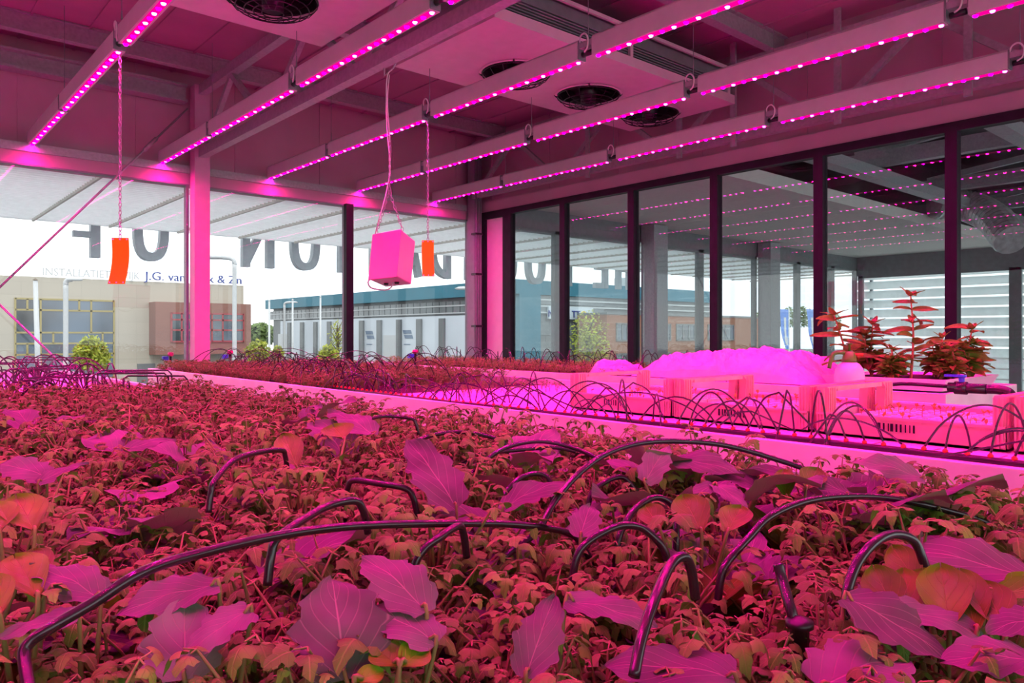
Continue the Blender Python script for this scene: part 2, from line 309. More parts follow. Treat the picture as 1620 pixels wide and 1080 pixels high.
# brace rods on the front wall
nd = at_y(-15, 468, 7.08)
t = thing('brace_rod', 'crossed steel tension rods in front of the left front window', 'brace', (nd.x, 7.08, nd.z))
a = at_y(297, 172, 7.08); b = at_y(108, 586, 7.08)
d1 = (nd - a); d2 = (nd - b)
MB().tube([a, nd], .009).build('rod', 'steel', t, True); MB().tube([b + (b - nd) * .9, nd], .009).build('rod', 'steel', t, True)
MB().tube([nd, nd + d1 * .9], .009).build('rod', 'steel', t, True); MB().tube([nd, nd + d2 * .9], .009).build('rod', 'steel', t, True)
MB().lathe([(.04, -.008), (.05, -.008), (.05, .008), (.04, .008), (.04, -.008)], nd, 16, Matrix.Rotation(PI / 2, 3, 'X'), False).build('ring', 'steel', t)
q = a + (nd - a) * .18; MB().tube([q, q + d1.normalized() * .16], .018).build('turnbuckle', 'steel', t, True)

# ------------------------------------------------------------------ LED bars
ZL = 1.56
def dome(r=.0105, h=.009):
    m = MB(); n = 8; m.v = [Vector((r * math.cos(2 * PI * k / n), r * math.sin(2 * PI * k / n), 0)) for k in range(n)] + [Vector((r * .7 * math.cos(2 * PI * k / n), r * .7 * math.sin(2 * PI * k / n), -h * .75)) for k in range(n)] + [Vector((0, 0, -h))]
    m.f = [[k, n + k, n + (k + 1) % n, (k + 1) % n] for k in range(n)] + [[n + k, 2 * n, n + (k + 1) % n] for k in range(n)]; return m
dr = dome(.0128).mesh('bright_diode', M['ledr']); db = dome(.013).mesh('violet_diode', M['ledb'])
ordn = ['', 'first', 'second', 'third', 'fourth', 'fifth', 'sixth', 'seventh', 'eighth']
segs = [(7.245, 6.02), (5.965, 4.53), (4.42, 2.97), (2.86, 1.405), (1.295, -.16)]
proto = {}
rows = [5.12, 4.12, 3.12, 2.10, 1.09, .09, -.92, -1.93]
for ri, x in enumerate(rows):
    for si, (ya, yb) in enumerate(segs):
        L = ya - yb; yc = (ya + yb) / 2
        where = 'in the row nearest the partition' if ri == 0 else 'in the %s row from the partition' % ordn[ri + 1]
        t = thing('grow_light_bar', 'LED grow bar, %s from front windows %s' % (ordn[si + 1], where), 'grow light', (x, yc, ZL), 'LED grow light bars under the roof')
        if si not in proto:
            hs = MB(); w_ = .032
            hs.add([(-w_, -L / 2, 0), (w_, -L / 2, 0), (w_, -L / 2, .10), (.02, -L / 2, .115), (-.02, -L / 2, .115), (-w_, -L / 2, .10), (-w_, L / 2, 0), (w_, L / 2, 0), (w_, L / 2, .10), (.02, L / 2, .115), (-.02, L / 2, .115), (-w_, L / 2, .10)],
                   [(0, 1, 2, 3, 4, 5), (11, 10, 9, 8, 7, 6), (0, 6, 7, 1), (1, 7, 8, 2), (2, 8, 9, 3), (3, 9, 10, 4), (4, 10, 11, 5), (5, 11, 6, 0)])
            lens = MB().bx(-.02, .02, -L / 2 + .03, L / 2 - .03, -.003, -.0005)
            cap = MB().bx(-.030, .030, -L / 2 - .009, -L / 2 - .001, .002, .11)
            gap = MB().bx(-.026, .026, -L / 2 - .105, -L / 2 - .01, .06, .095)
            cab = MB().tube(arc_pts([(-.015, -L / 2 - .005, .085), (-.028, -L / 2 - .02, .125), (-.032, -L / 2 - .055, .135), (-.032, -L / 2 - .082, .10), (-.03, -L / 2 - .075, .05), (-.02, -L / 2 - .045, .035)], 5), .005, 8)
            plug = MB().tube([(-.005, -L / 2 - .02, .03), (-.005, -L / 2 - .095, .03)], .016, 10)
            hook = MB().tube([(0, -L / 2 - .055, .06), (0, -L / 2 - .055, .20)], .004, 6).tube([(0, -L / 2 - .055, .19), (0, -L / 2 - .055, .72)], .0022, 6)
            proto[si] = (hs.mesh('housing', M['casing']), lens.mesh('lens_strip', M['lens']), cap.mesh('end_cap', M['grey']), gap.mesh('joint_bracket', M['steel']), cab.mesh('cable_loop', M['white'], smooth=True), plug.mesh('plug', M['black'], smooth=True), hook.mesh('suspension_wire', M['grey']))
        for me in proto[si]:
            if si == 0 and me.name.split('.')[0] in ('cable_loop', 'plug'): continue
            o = bpy.data.objects.new(me.name.split('.')[0], me); COL.objects.link(o); o.parent = t
        n = 20 if L > 1.3 else 16
        for k in range(n):
            y = -L / 2 + .03 + (L - .06) * k / (n - 1) + (.008 if k >= n / 2 else -.008)
            rd = k % 2 == 0
            o = bpy.data.objects.new('bright_diode' if rd else 'violet_diode', dr if rd else db); COL.objects.link(o); o.parent = t; o.location = (0, y, -.003)

# ------------------------------------------------------------------ air coolers under the roof
ZE = 1.92
def cooler(x0, x1, fans, label):
    y0, y1 = 3.50, 4.60; t = thing('air_cooler', label, 'air cooler', ((x0 + x1) / 2, (y0 + y1) / 2, ZE), 'white air coolers below the roof')
    p = MB(); R_ = .25; n = 32                                   # underside pan with round fan openings
    cuts = [x0] + [(fans[i] + fans[i + 1]) / 2 for i in range(len(fans) - 1)] + [x1]
    for i, fx in enumerate(fans):
        a, b = cuts[i], cuts[i + 1]; yc = 4.12; ring = []; sq = []
        for k in range(n):
            th = 2 * PI * k / n; c, s_ = math.cos(th), math.sin(th); ring.append((fx + R_ * c, yc + R_ * s_, ZE))
            sx = ((b - fx) if c > 0 else (fx - a)) / max(abs(c), 1e-6); sy = ((y1 - yc) if s_ > 0 else (yc - y0)) / max(abs(s_), 1e-6); k_ = min(sx, sy); sq.append((fx + k_ * c, yc + k_ * s_, ZE))
        cs = [(b, y1, ZE), (a, y1, ZE), (a, y0, ZE), (b, y0, ZE)]
        p.add(ring + sq, [(k, (k + 1) % n, n + (k + 1) % n, n + k) for k in range(n)])
        for c_ in cs:                                              # corner fillers
            best = sorted(range(n), key=lambda k: (Vector(sq[k]) - Vector(c_)).length)[:2]
            p.add([sq[best[0]], sq[best[1]], c_], [(0, 1, 2)])
        p.lathe([(R_ + .02, -.006), (R_ + .005, -.012), (R_, 0)], (fx, yc, ZE), n, None, False)
        MB().lathe([(R_ - .002, -.004), (R_ - .008, .06), (R_ - .02, .12), (R_ - .02, .2), (.002, .2)], (fx, yc, ZE), n, None, False).build('fan_throat', 'black', t, True)
    p.bx(x0, x1, y0 - .012, y0, ZE, ZE + .07); p.bx(x0, x1, y1, y1 + .012, ZE, ZE + .07); p.bx(x0 - .012, x0, y0 - .012, y1 + .012, ZE, ZE + .07); p.bx(x1, x1 + .012, y0 - .012, y1 + .012, ZE, ZE + .07)
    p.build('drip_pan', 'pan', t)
    MB().bx(x0 + .02, x1 - .02, y0 + .01, y0 + .03, 2.2, 2.225).bx(x0 + .02, x0 + .06, y0 + .01, y0 + .05, ZE + .07, 2.2).bx(x1 - .06, x1 - .02, y0 + .01, y0 + .05, ZE + .07, 2.2).bx((x0 + x1) / 2 - .015, (x0 + x1) / 2 + .015, y0 + .005, y0 + .03, ZE + .07, 2.2).build('rail', 'pan', t)
    f = MB()
    for k in range(6): f.bx(x0 + .06, x1 - .06, y0 + .035, y0 + .07, ZE + .085 + k * .02, ZE + .094 + k * .02)
    f.build('coil_fins', 'grey', t); MB().bx(x0 + .03, x1 - .03, y0 + .08, y1 - .02, ZE + .2, 2.22).build('casing', 'grey', t)
    for fx in fans:
        g = MB(); yc = 4.12
        for k in range(5):
            r = .25 * (1 - k * .19); z = ZE - .02 - .075 * (1 - (r / .25) ** 2) ** .5
            g.tube([(fx + r * math.cos(a * PI / 12), yc + r * math.sin(a * PI / 12), z) for a in range(25)], .0035, 5)
        for k in range(14):
            th = k * PI / 7; g.tube([(fx + r * math.cos(th), yc + r * math.sin(th), ZE - .02 - .075 * (1 - (r / .25) ** 2) ** .5) for r in (.25, .22, .16, .06)], .0025, 5)
        for k in range(4):
            th = k * PI / 2 + PI / 4; g.tube([(fx + .25 * math.cos(th), yc + .25 * math.sin(th), ZE - .02), (fx + .27 * math.cos(th), yc + .27 * math.sin(th), ZE + .0)], .007, 6)
        gg = g.build('fan_guard', 'black', t)
        MB().lathe([(.001, -.075), (.06, -.075), (.062, -.01), (.07, .0), (.07, .08), (.001, .08)], (fx, yc, ZE), 20).build('fan_motor', 'black', t, True)
        bl = MB()
        for k in range(5):
            m = Matrix.Rotation(k * 2 * PI / 5, 3, 'Z') @ Matrix.Rotation(.5, 3, 'X'); bl.box(Vector((fx, yc, ZE + .07)) + Matrix.Rotation(k * 2 * PI / 5, 3, 'Z') @ Vector((.14, 0, 0)), (.16, .1, .006), m)
        bl.build('fan_blade_set', 'dark', t)
    return t
cooler(2.92, 5.50, (3.64, 4.41, 5.18), 'white three-fan air cooler hanging between the truss and the glass partition')
cooler(-.6, 2.33, (.22, 1.0, 1.79), 'white air cooler hanging left of the truss, only one fan in view')

# ------------------------------------------------------------------ hanging cards, chains, sensor box
def chain(mb, p, q, ln=.028, r=.0022):
    p = Vector(p); q = Vector(q); n = max(2, int((q - p).length / (ln * .78))); d = (q - p).normalized(); a = d.orthogonal().normalized(); b = d.cross(a)
    for i in range(n):
        c = p + (q - p) * ((i + .5) / n); s_ = a if i % 2 else b
        mb.tube([c + d * (ln / 2) * math.sin(k * PI / 4) + s_ * .0075 * math.cos(k * PI / 4) for k in range(9)], r, 5, False)
def card(px, top, y0p, y1p, s, wd, label, bend, px2, rz, yh):
    c = at_s(px, y0p, s); e = at_s(px2, y1p, s); t = thing('sticky_trap_card', label, 'sticky trap', (c.x, c.y, e.z))
    m = MB(); n = 10; ax = Vector((math.cos(rz), math.sin(rz), 0)); nn = Vector((-math.sin(rz), math.cos(rz), 0))
    lo = c - Vector((0, 0, 0)); vs = []
    for i in range(n + 1):
        u = i / n; mid = c.lerp(e, u) + nn * math.sin(u * PI) * .014 + ax * math.sin(u * PI) * bend
        for sx in (-1, 1):
            for k in (-1, 1): vs.append(mid + ax * sx * wd / 2 + nn * k * .0012)
    fs = []
    for i in range(n):
        o = i * 4; fs += [(o, o + 4, o + 6, o + 2), (o + 1, o + 3, o + 7, o + 5), (o, o + 1, o + 5, o + 4), (o + 2, o + 6, o + 7, o + 3)]
    fs += [(0, 2, 3, 1), (4 * n, 4 * n + 1, 4 * n + 3, 4 * n + 2)]; m.add(vs, fs); m.build('card', 'orange', t)
    d = MB()
    for u in (.035, .965):
        for k in (-.4, 0, .4):
            q = c.lerp(e, u) + ax * wd * k; d.lathe([(.001, -.003), (.0045, -.003), (.0045, .003), (.001, .003)], q, 10, Matrix.Rotation(rz, 3, 'Z') @ Matrix.Rotation(PI / 2, 3, 'X'))
    d.build('eyelet', 'white', t)
    ch = MB(); chain(ch, (c.x, c.y, c.z - .005), (c.x, c.y, yh)); ch.build('hanging_chain', 'steel', t, True); return t
card(190, 70, 376, 449, 4.18, .092, 'curved orange sticky card hanging left of the front column', .006, 184, -.65, 1.62)
card(677, 175, 380, 437, 5.47, .088, 'orange sticky card hanging right of the pink sensor box', -.004, 678, -.65, 1.62)
s = 4.6; q0 = at_s(632, 364, s); t = thing('sensor_box', 'climate sensor box coloured pink as if lit, hung from the truss by chain and cable', 'sensor box', (q0.x, q0.y, .27))
near_t = at_s(635, 363, s); near_b = at_s(628, 438, s); axl = at_s(591, 371, s * 1.045) - near_t; axr = at_s(657, 381, s * 1.09) - near_t
dn = near_b - near_t
P = [near_t, near_t + axl, near_t + axl + axr, near_t + axr]; V = P + [p + dn for p in P]
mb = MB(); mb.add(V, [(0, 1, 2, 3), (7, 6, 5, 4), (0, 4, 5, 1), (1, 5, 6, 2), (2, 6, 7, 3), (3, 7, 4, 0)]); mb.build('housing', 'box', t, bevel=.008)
lip = MB(); nx = axl.normalized(); c0 = near_t - axr.normalized() * .004
lip.add([c0 + nx * -.004, c0 + axl * 1.02, c0 + axl * 1.02 + dn * 1.01, c0 + dn * 1.01 - nx * .004] + [c0 + nx * -.004 - axr.normalized() * .012, c0 + axl * 1.02 - axr.normalized() * .012, c0 + axl * 1.02 + dn * 1.01 - axr.normalized() * .012, c0 + dn * 1.01 - nx * .004 - axr.normalized() * .012], [(0, 3, 2, 1), (4, 5, 6, 7), (0, 1, 5, 4), (1, 2, 6, 5), (2, 3, 7, 6), (3, 0, 4, 7)])
lip.build('front_cover', 'box', t, bevel=.004)
bt = MB(); bc = near_b + (axl + axr) * .5
for k in (.3, .7): bt.lathe([(.001, -.012), (.014, -.012), (.016, 0), (.001, 0)], near_b + axl * k + axr * .55, 12)
bt.build('inlet_grommet', 'black', t, True)
lo_l = near_b + axl * .97; MB().tube(arc_pts([lo_l + dn * -.03 - nx * 0, lo_l + dn * .06 + nx * .02, lo_l + dn * .16 + axr * .15, near_b + axl * .6 + axr * .4 + dn * .18, near_b + axl * .45 + axr * .5 + dn * .1, near_b + axl * .42 + axr * .5 + dn * -.01], 6), .005).build('cable_loop', 'white', t, True)
jn = at_s(616, 302, s); top = Vector((2.41, 3.97, 1.63)); top = at_s(612, 120, s)
ch = MB(); chain(ch, near_t + axl * .9, jn); chain(ch, near_t + axr * .1, jn); chain(ch, jn, at_s(617, 225, s)); ch.build('hanging_chain', 'steel', t, True)
MB().tube(arc_pts([at_s(622, 108, s), at_s(612, 125, s), at_s(612, 200, s), at_s(617, 260, s), at_s(612, 300, s), at_s(600, 345, s), near_t + axl * .95 + dn * .03], 6), .0035).tube(arc_pts([at_s(617, 225, s), at_s(613, 160, s), at_s(616, 118, s)], 6), .003).build('power_cable', 'white', t, True)
MB().tube([at_s(608, 92, s), at_s(608, 120, s), at_s(622, 108, s), at_s(630, 92, s)], .006).build('hook', 'steel', t)

# ------------------------------------------------------------------ growing beds
RIM = -.28
def bed(x0, x1, y0, y1, label, medium, rimz=RIM):
    t = thing('growing_bed', label, 'growing bed', ((x0 + x1) / 2, (y0 + y1) / 2, -1.25)); h = .125
    for x in (x0, x1 - .022): MB().bx(x, x + .022, y0, y1, rimz - h, rimz).bx(x - .004 if x == x0 else x + .002, x + .02 if x == x0 else x + .026, y0, y1, rimz - h * .62, rimz - h * .57).build('side_panel', 'alu', t, bevel=.003)
    for y in (y0, y1 - .022): box(x0 + .022, x1 - .022, y, y + .022, rimz - h, rimz).build('end_panel', 'alu', t, bevel=.003)
    box(x0 + .022, x1 - .022, y0 + .022, y1 - .022, rimz - h, rimz - h + .02).build('tray_floor', 'alu', t)
    for k in range(4):
        y = y0 + .3 + (y1 - y0 - .6) * k / 3
        for x in (x0 + .12, x1 - .12): box(x - .025, x + .025, y - .025, y + .025, -1.25, rimz - h).build('leg', 'steel', t)
    for (a, b, m, z, nm) in medium: box(x0 + .022, x1 - .022, a, b, rimz - h + .02, z).build(nm, m, t)
    return t
bed(-.15, 1.24, .0, 6.7, 'nearest long aluminium growing bed, full of celery and cabbage leaves', [(.022, 3.7, 'soil', -.335, 'growing_medium'), (3.7, 6.678, 'fleece', -.325, 'capillary_mat')])
b2 = bed(1.83, 3.32, .1, 6.7, 'middle aluminium growing bed carrying crates, drip tubes and far seedlings', [(.122, 3.4, 'fleece', -.315, 'capillary_mat'), (3.4, 6.678, 'soil', -.32, 'growing_medium')])
bed(3.87, 4.95, 1.32, 6.7, 'farthest aluminium growing bed beside the glass partition', [(1.342, 3.3, 'fleece', -.31, 'capillary_mat'), (3.3, 6.678, 'soil', -.315, 'growing_medium')])
g = MB()
for k in range(17): g.bx(1.86, 2.25, .14 + k * .16, .145 + k * .16, -.315, -.3135)
for x in (1.95, 2.05, 2.15): g.bx(x, x + .004, .13, 2.9, -.315, -.3136)
g.build('mat_grid', 'grey', b2)

# ------------------------------------------------------------------ leaves and plants
def leaflet(mb, base, d, n, L, W, style, dome_=.25, droop=0.0, rr=R, N=14):
    """fan of two rings round a centre; d = direction of the midrib, n = upward normal"""
    d = d.normalized(); n = (n - d * n.dot(d)).normalized(); x = d.cross(n); vs = []; uv = []
    def put(u, v):
        r2 = (u * u + (v - .45) ** 2); z = -dome_ * r2 * L - droop * v * v * L
        vs.append(base + x * (u * W) + d * (v * L) + n * z); uv.append((u, v))
    put(0, .42); ph = rr.random() * .3
    for ring in (.55, 1.0):
        for k in range(N):
            th = -PI / 2 + 2 * PI * (k + .5) / N
            if style == 'lobed': rad = .50 * (1 + .32 * math.cos(3 * (th - PI / 2)) + (.10 if k % 2 else -.08) * (ring == 1))
            elif style == 'round': rad = .5
            else: rad = .5 * (1 - .25 * abs(math.sin(th - PI / 2)) )
            if ring == 1.0: rad *= 1 + rr.uniform(-.06, .06)
            put(rad * ring * math.cos(th) * (1.0 if style != 'lance' else .8), .46 + rad * ring * math.sin(th) * 1.05)
    fs = [(0, 1 + k, 1 + (k + 1) % N) for k in range(N)] + [(1 + k, 1 + N + k, 1 + N + (k + 1) % N, 1 + (k + 1) % N) for k in range(N)]
    mb.add(vs, fs, uv)
def blade(mb, base, d, n, L, W, rr, rows=12, cols=8, bend=.4, wave=.05, cup=.12, lobed=True, taper='ovate', twist=0.0):
    """a large leaf as a curved grid with a wavy, toothed margin"""
    d = d.normalized(); n = (n - d * n.dot(d)).normalized(); x = d.cross(n); vs = []; uv = []; p = base.copy(); phs = rr.random() * 6; ang = 0
    k1 = rr.uniform(3, 5); k2 = rr.uniform(5, 8)
    for i in range(rows + 1):
        t = i / rows
        if i: ang = -bend * t; p = p + (d * math.cos(ang) + n * math.sin(ang)) * (L / rows)
        nn = (n * math.cos(ang) - d * math.sin(ang)); xx = (x * math.cos(twist * t) + nn * math.sin(twist * t))
        if taper == 'ovate': hw = W / 2 * (max(0, math.sin(PI * min(1, t * .93 + .07) ** .78)) ** .75)
        else: hw = W / 2 * (max(.0, math.sin(PI * min(1, t * .96 + .04) ** 1.25)) ** .7)
        if i == rows: hw = W * .015
        for j in range(cols + 1):
            u = -1 + 2 * j / cols; e = abs(u); tooth = 1.0
            if lobed and e > .99: tooth = 1 + .13 * math.sin(t * 26 + phs + (u > 0) * 2) + .05 * math.sin(t * 61 + phs)
            off = cup * W * e * e * .8 + wave * L * (e ** 1.6) * math.sin(t * 2 * k1 + phs + (2.2 if u > 0 else 0)) + wave * .3 * L * math.sin(t * k2 * 2 + u * 3 + phs)
            vs.append(p + xx * (u * hw * tooth) + nn * off); uv.append((u, t))
    c = cols + 1; mb.add(vs, [(i * c + j, i * c + j + 1, (i + 1) * c + j + 1, (i + 1) * c + j) for i in range(rows) for j in range(cols)], uv)

def celery_mesh(rr, nleaf=12, h=.12, lod=0):
    st = MB(); lf = MB()
    for i in range(nleaf):
        th = i * 2.4 + rr.uniform(-.4, .4); lean = rr.uniform(.1, .85); hh = h * rr.uniform(.55, 1.12)
        dr_ = Vector((math.cos(th), math.sin(th), 0)); a = Vector((rr.uniform(-.008, .008), rr.uniform(-.008, .008), 0)); b = a + dr_ * hh * lean * .35 + Vector((0, 0, hh * .6)); c = a + dr_ * hh * lean * .85 + Vector((0, 0, hh))
        pts = arc_pts([a, b, c], 3) if not lod else [a, b, c]
        st.tube(pts, [.0013] * (len(pts) - 1) + [.0008], 5 if not lod else 3, False)
        up = Vector((0, 0, 1)); out = (dr_ + Vector((0, 0, rr.uniform(-.2, .5)))).normalized(); side = out.cross(up).normalized()
        S = rr.uniform(.0060, .0140) * (1 if lod < 2 else 1.2); N = 18 if not lod else 9
        ext = c + out * S * .8; st.tube([c, ext], .0006, 4 if not lod else 3, False)
        leaflet(lf, ext, out + Vector((0, 0, rr.uniform(-.7, .1))), up + dr_ * rr.uniform(-.3, .5) + side * rr.uniform(-.5, .5), S * 1.3, S * 1.35, 'lobed', rr.uniform(.3, .75), rr.uniform(.1, .5), rr, N)
        for q, (o, sz) in enumerate(((c, 1.1), (b.lerp(c, .55), .85))[:2 if lod < 2 else 1]):
            for sg in (-1, 1):
                dd = (side * sg + out * .4 + Vector((0, 0, rr.uniform(-.9, .2)))).normalized(); e = o + dd * S * .45
                if not lod: st.tube([o, e], .0008, 4, False)
                leaflet(lf, e, dd, up + dd * rr.uniform(-.3, .5), S * sz * 1.15, S * sz * 1.15, 'lobed', rr.uniform(.3, .75), rr.uniform(.1, .5), rr, N)
    return st, lf
def cabbage_mesh(rr, n=6, L=.085):
    st = MB(); lf = MB()
    for i in range(n):
        th = i * 2.4 + rr.uniform(-.5, .5); dr_ = Vector((math.cos(th), math.sin(th), 0)); el = rr.uniform(.25, 1.0); ph = rr.uniform(.045, .085)
        a = Vector((0, 0, .0)); c = dr_ * ph * math.cos(el) * .8 + Vector((0, 0, ph * (.5 + .6 * math.sin(el)))); st.tube(arc_pts([a, a.lerp(c, .5) + Vector((0, 0, .008)), c], 3), .0028, 6, False)
        ll = L * rr.uniform(.7, 1.15); blade(lf, c, dr_ * math.cos(el) + Vector((0, 0, math.sin(el))), Vector((0, 0, 1)) - dr_ * .3, ll, ll * rr.uniform(.62, .8), rr, bend=rr.uniform(.5, 1.3), wave=rr.uniform(.03, .07), cup=rr.uniform(-.05, .15))
    return st, lf
def spoon_mesh(rr, n=7, L=.07):
    st = MB(); lf = MB()
    for i in range(n):
        th = i * 2.4 + rr.uniform(-.4, .4); dr_ = Vector((math.cos(th), math.sin(th), 0)); el = rr.uniform(.7, 1.3); ph = rr.uniform(.015, .04)
        c = dr_ * ph * .4 + Vector((0, 0, ph)); st.tube([(0, 0, 0), c], .003, 6, False)
        ll = L * rr.uniform(.75, 1.2); blade(lf, c, dr_ * math.cos(el) + Vector((0, 0, math.sin(el))), Vector((0, 0, 1)) - dr_ * .5, ll, ll * rr.uniform(.5, .62), rr, bend=rr.uniform(.3, .9), wave=.012, cup=rr.uniform(.05, .25), lobed=False, taper='spoon', cols=6)
    return st, lf
def make_plant(name, cat, st, lf, lmat, smat='stem'):
    t = thing(name, 'x', cat, (0, 0, -50)); a = st.build('stems', smat, t, True, local=True); b = lf.build('leaves', lmat, t, True, local=True); KIDS[t.name] = [a, b]; return t
cel = [make_plant('celery_seedling', 'celery plant', *celery_mesh(random.Random(i), 23 + i % 3, .125), 'celery') for i in range(6)]
cab = [make_plant('cabbage_seedling', 'cabbage plant', *cabbage_mesh(random.Random(40 + i), 5 + i % 2, .085), 'kale') for i in range(6)]
spo = [make_plant('spoon_leaf_seedling', 'leafy green plant', *spoon_mesh(random.Random(80 + i)), 'spoon') for i in range(4)]
MED = -.335
CELLAB = 'small green celery seedling among hundreds crowding the nearest bed'; CELG = 'celery seedlings crowding the nearest bed'
def in_view(x, y, z=-.22, m=140):
    f = .658 * x + .753 * y; r = .753 * x - .658 * y
    if f < .18: return False
    px = 810 + 1188 * r / f; py = 529 - 1188 * z / f
    return -m < px < 1620 + m and py < 1080 + m * 1.3
cabspots = []
def plant(protos, x, y, label, group, sc_=1, z=MED, first={}):
    p = R.choice(protos); used.add(p.name); return dup_tree(p, (x, y, z), R.uniform(0, 6.28), sc_, label, group, (R.uniform(-.12, .12), R.uniform(-.12, .12)))
used = set()
# broad glaucous cabbage leaves and spoon-leaved plants: clumps among the celery
hand_cab = [(90, 1000, .47), (300, 1010, .47), (240, 960, .53), (560, 1000, .48), (700, 960, .53), (880, 1000, .48), (960, 960, .52), (1120, 1060, .45), (1300, 1020, .47), (1450, 1060, .45), (1590, 900, .6), (1520, 980, .5), (1600, 1010, .47), (470, 1050, .45),
            (700, 790, .85), (860, 790, .88), (1100, 740, 1.05), (1130, 760, .98), (1160, 850, .75), (1380, 745, .98), (1320, 760, .95), (240, 720, 1.2), (330, 700, 1.3), (40, 770, .95), (270, 770, .95), (560, 690, 1.35), (590, 700, 1.3), (800, 700, 1.28), (850, 740, 1.1), (1060, 720, 1.15), (60, 650, 1.8), (90, 655, 1.7), (160, 690, 1.4), (240, 690, 1.4), (480, 640, 1.9), (930, 850, .72), (1190, 700, 1.15), (620, 840, .75), (350, 860, .7), (140, 850, .72), (1500, 860, .68)]
hand_spo = [(60, 920, .58), (40, 880, .64), (100, 830, .76), (1400, 950, .55), (1440, 960, .54), (1500, 960, .54), (1560, 990, .5), (1370, 925, .58), (640, 1040, .46), (480, 730, 1.1), (860, 770, .92), (1000, 830, .78), (1100, 830, .78), (1090, 850, .74), (1250, 770, .92), (1285, 760, .94), (590, 1060, .45), (1090, 790, .86), (1140, 700, 1.2), (390, 750, 1.0), (1060, 860, .72), (1050, 1010, .48)]
hand_cab = [a for a in hand_cab if a[2] > .56]; hand_spo = [a for a in hand_spo if a[2] > .6]
for px, py, s in hand_cab:
    p = at_s(px, py, s); cabspots.append((p.x, p.y, .03)); plant(cab, p.x, p.y, 'broad-leaved blue-green cabbage seedling rising among the celery on the nearest bed', 'cabbage seedlings on the nearest bed', R.uniform(1.1, 1.35) if s < .9 else R.uniform(1.35, 1.7))
for px, py, s in hand_spo:
    p = at_s(px, py, s); cabspots.append((p.x, p.y, .035)); plant(spo, p.x, p.y, 'smooth spoon-leaved green seedling among the celery on the nearest bed', 'spoon-leaved seedlings on the nearest bed', R.uniform(1.1, 1.4))

# leaves standing out in the foreground, each plant with its own leaves and stalks
def hero(kind, label, leaves):
    b0 = at_s(*leaves[0][0]); rr = random.Random(int(b0.x * 1e4)); cx = sum(at_s(*l[0]).x for l in leaves) / len(leaves); cy = sum(at_s(*l[0]).y for l in leaves) / len(leaves)
    t = thing('cabbage_seedling' if kind == 'kale' else 'spoon_leaf_seedling', label, 'cabbage plant' if kind == 'kale' else 'leafy green plant', (cx, cy, MED)); st = MB()
    for l in leaves:
        b, e, wpx, up = at_s(*l[0]) + Vector((0, 0, .004)), at_s(*l[1]) + Vector((0, 0, .004)), l[2], l[3]; s_ = (l[0][2] + l[1][2]) / 2; L = (e - b).length; W = wpx / 1188 * s_ * 1.32
        view = -((b + e) / 2).normalized(); n = (Vector((0, 0, 1)) * up + view * (1 - up)).normalized(); bend = rr.uniform(.35, .8) if kind == 'kale' else rr.uniform(.2, .5)
        d = (e - b).normalized(); n = (n - d * n.dot(d)).normalized(); d = (d * math.cos(bend / 2) + n * math.sin(bend / 2)); m = MB()
        blade(m, b, d, n, L * 1.18, W, rr, rows=22 if kind == 'kale' else 12, cols=12 if kind == 'kale' else 8, bend=bend, wave=.035 if kind == 'kale' else .008, cup=.03 if kind == 'kale' else .15, lobed=kind == 'kale', taper='ovate' if kind == 'kale' else 'spoon')
        m.build('leaf', kind, t, True); g_ = Vector((cx + rr.uniform(-.004, .004), cy + rr.uniform(-.004, .004), MED)); st.tube(arc_pts([g_, g_.lerp(b, .5) + Vector((0, 0, .01)), b, b + d * .006], 4), [(.0024 if kind == 'kale' else .0026) - .0014 * i / 12 for i in range(13)], 7, True)
    st.build('stalks', 'stem', t, True)
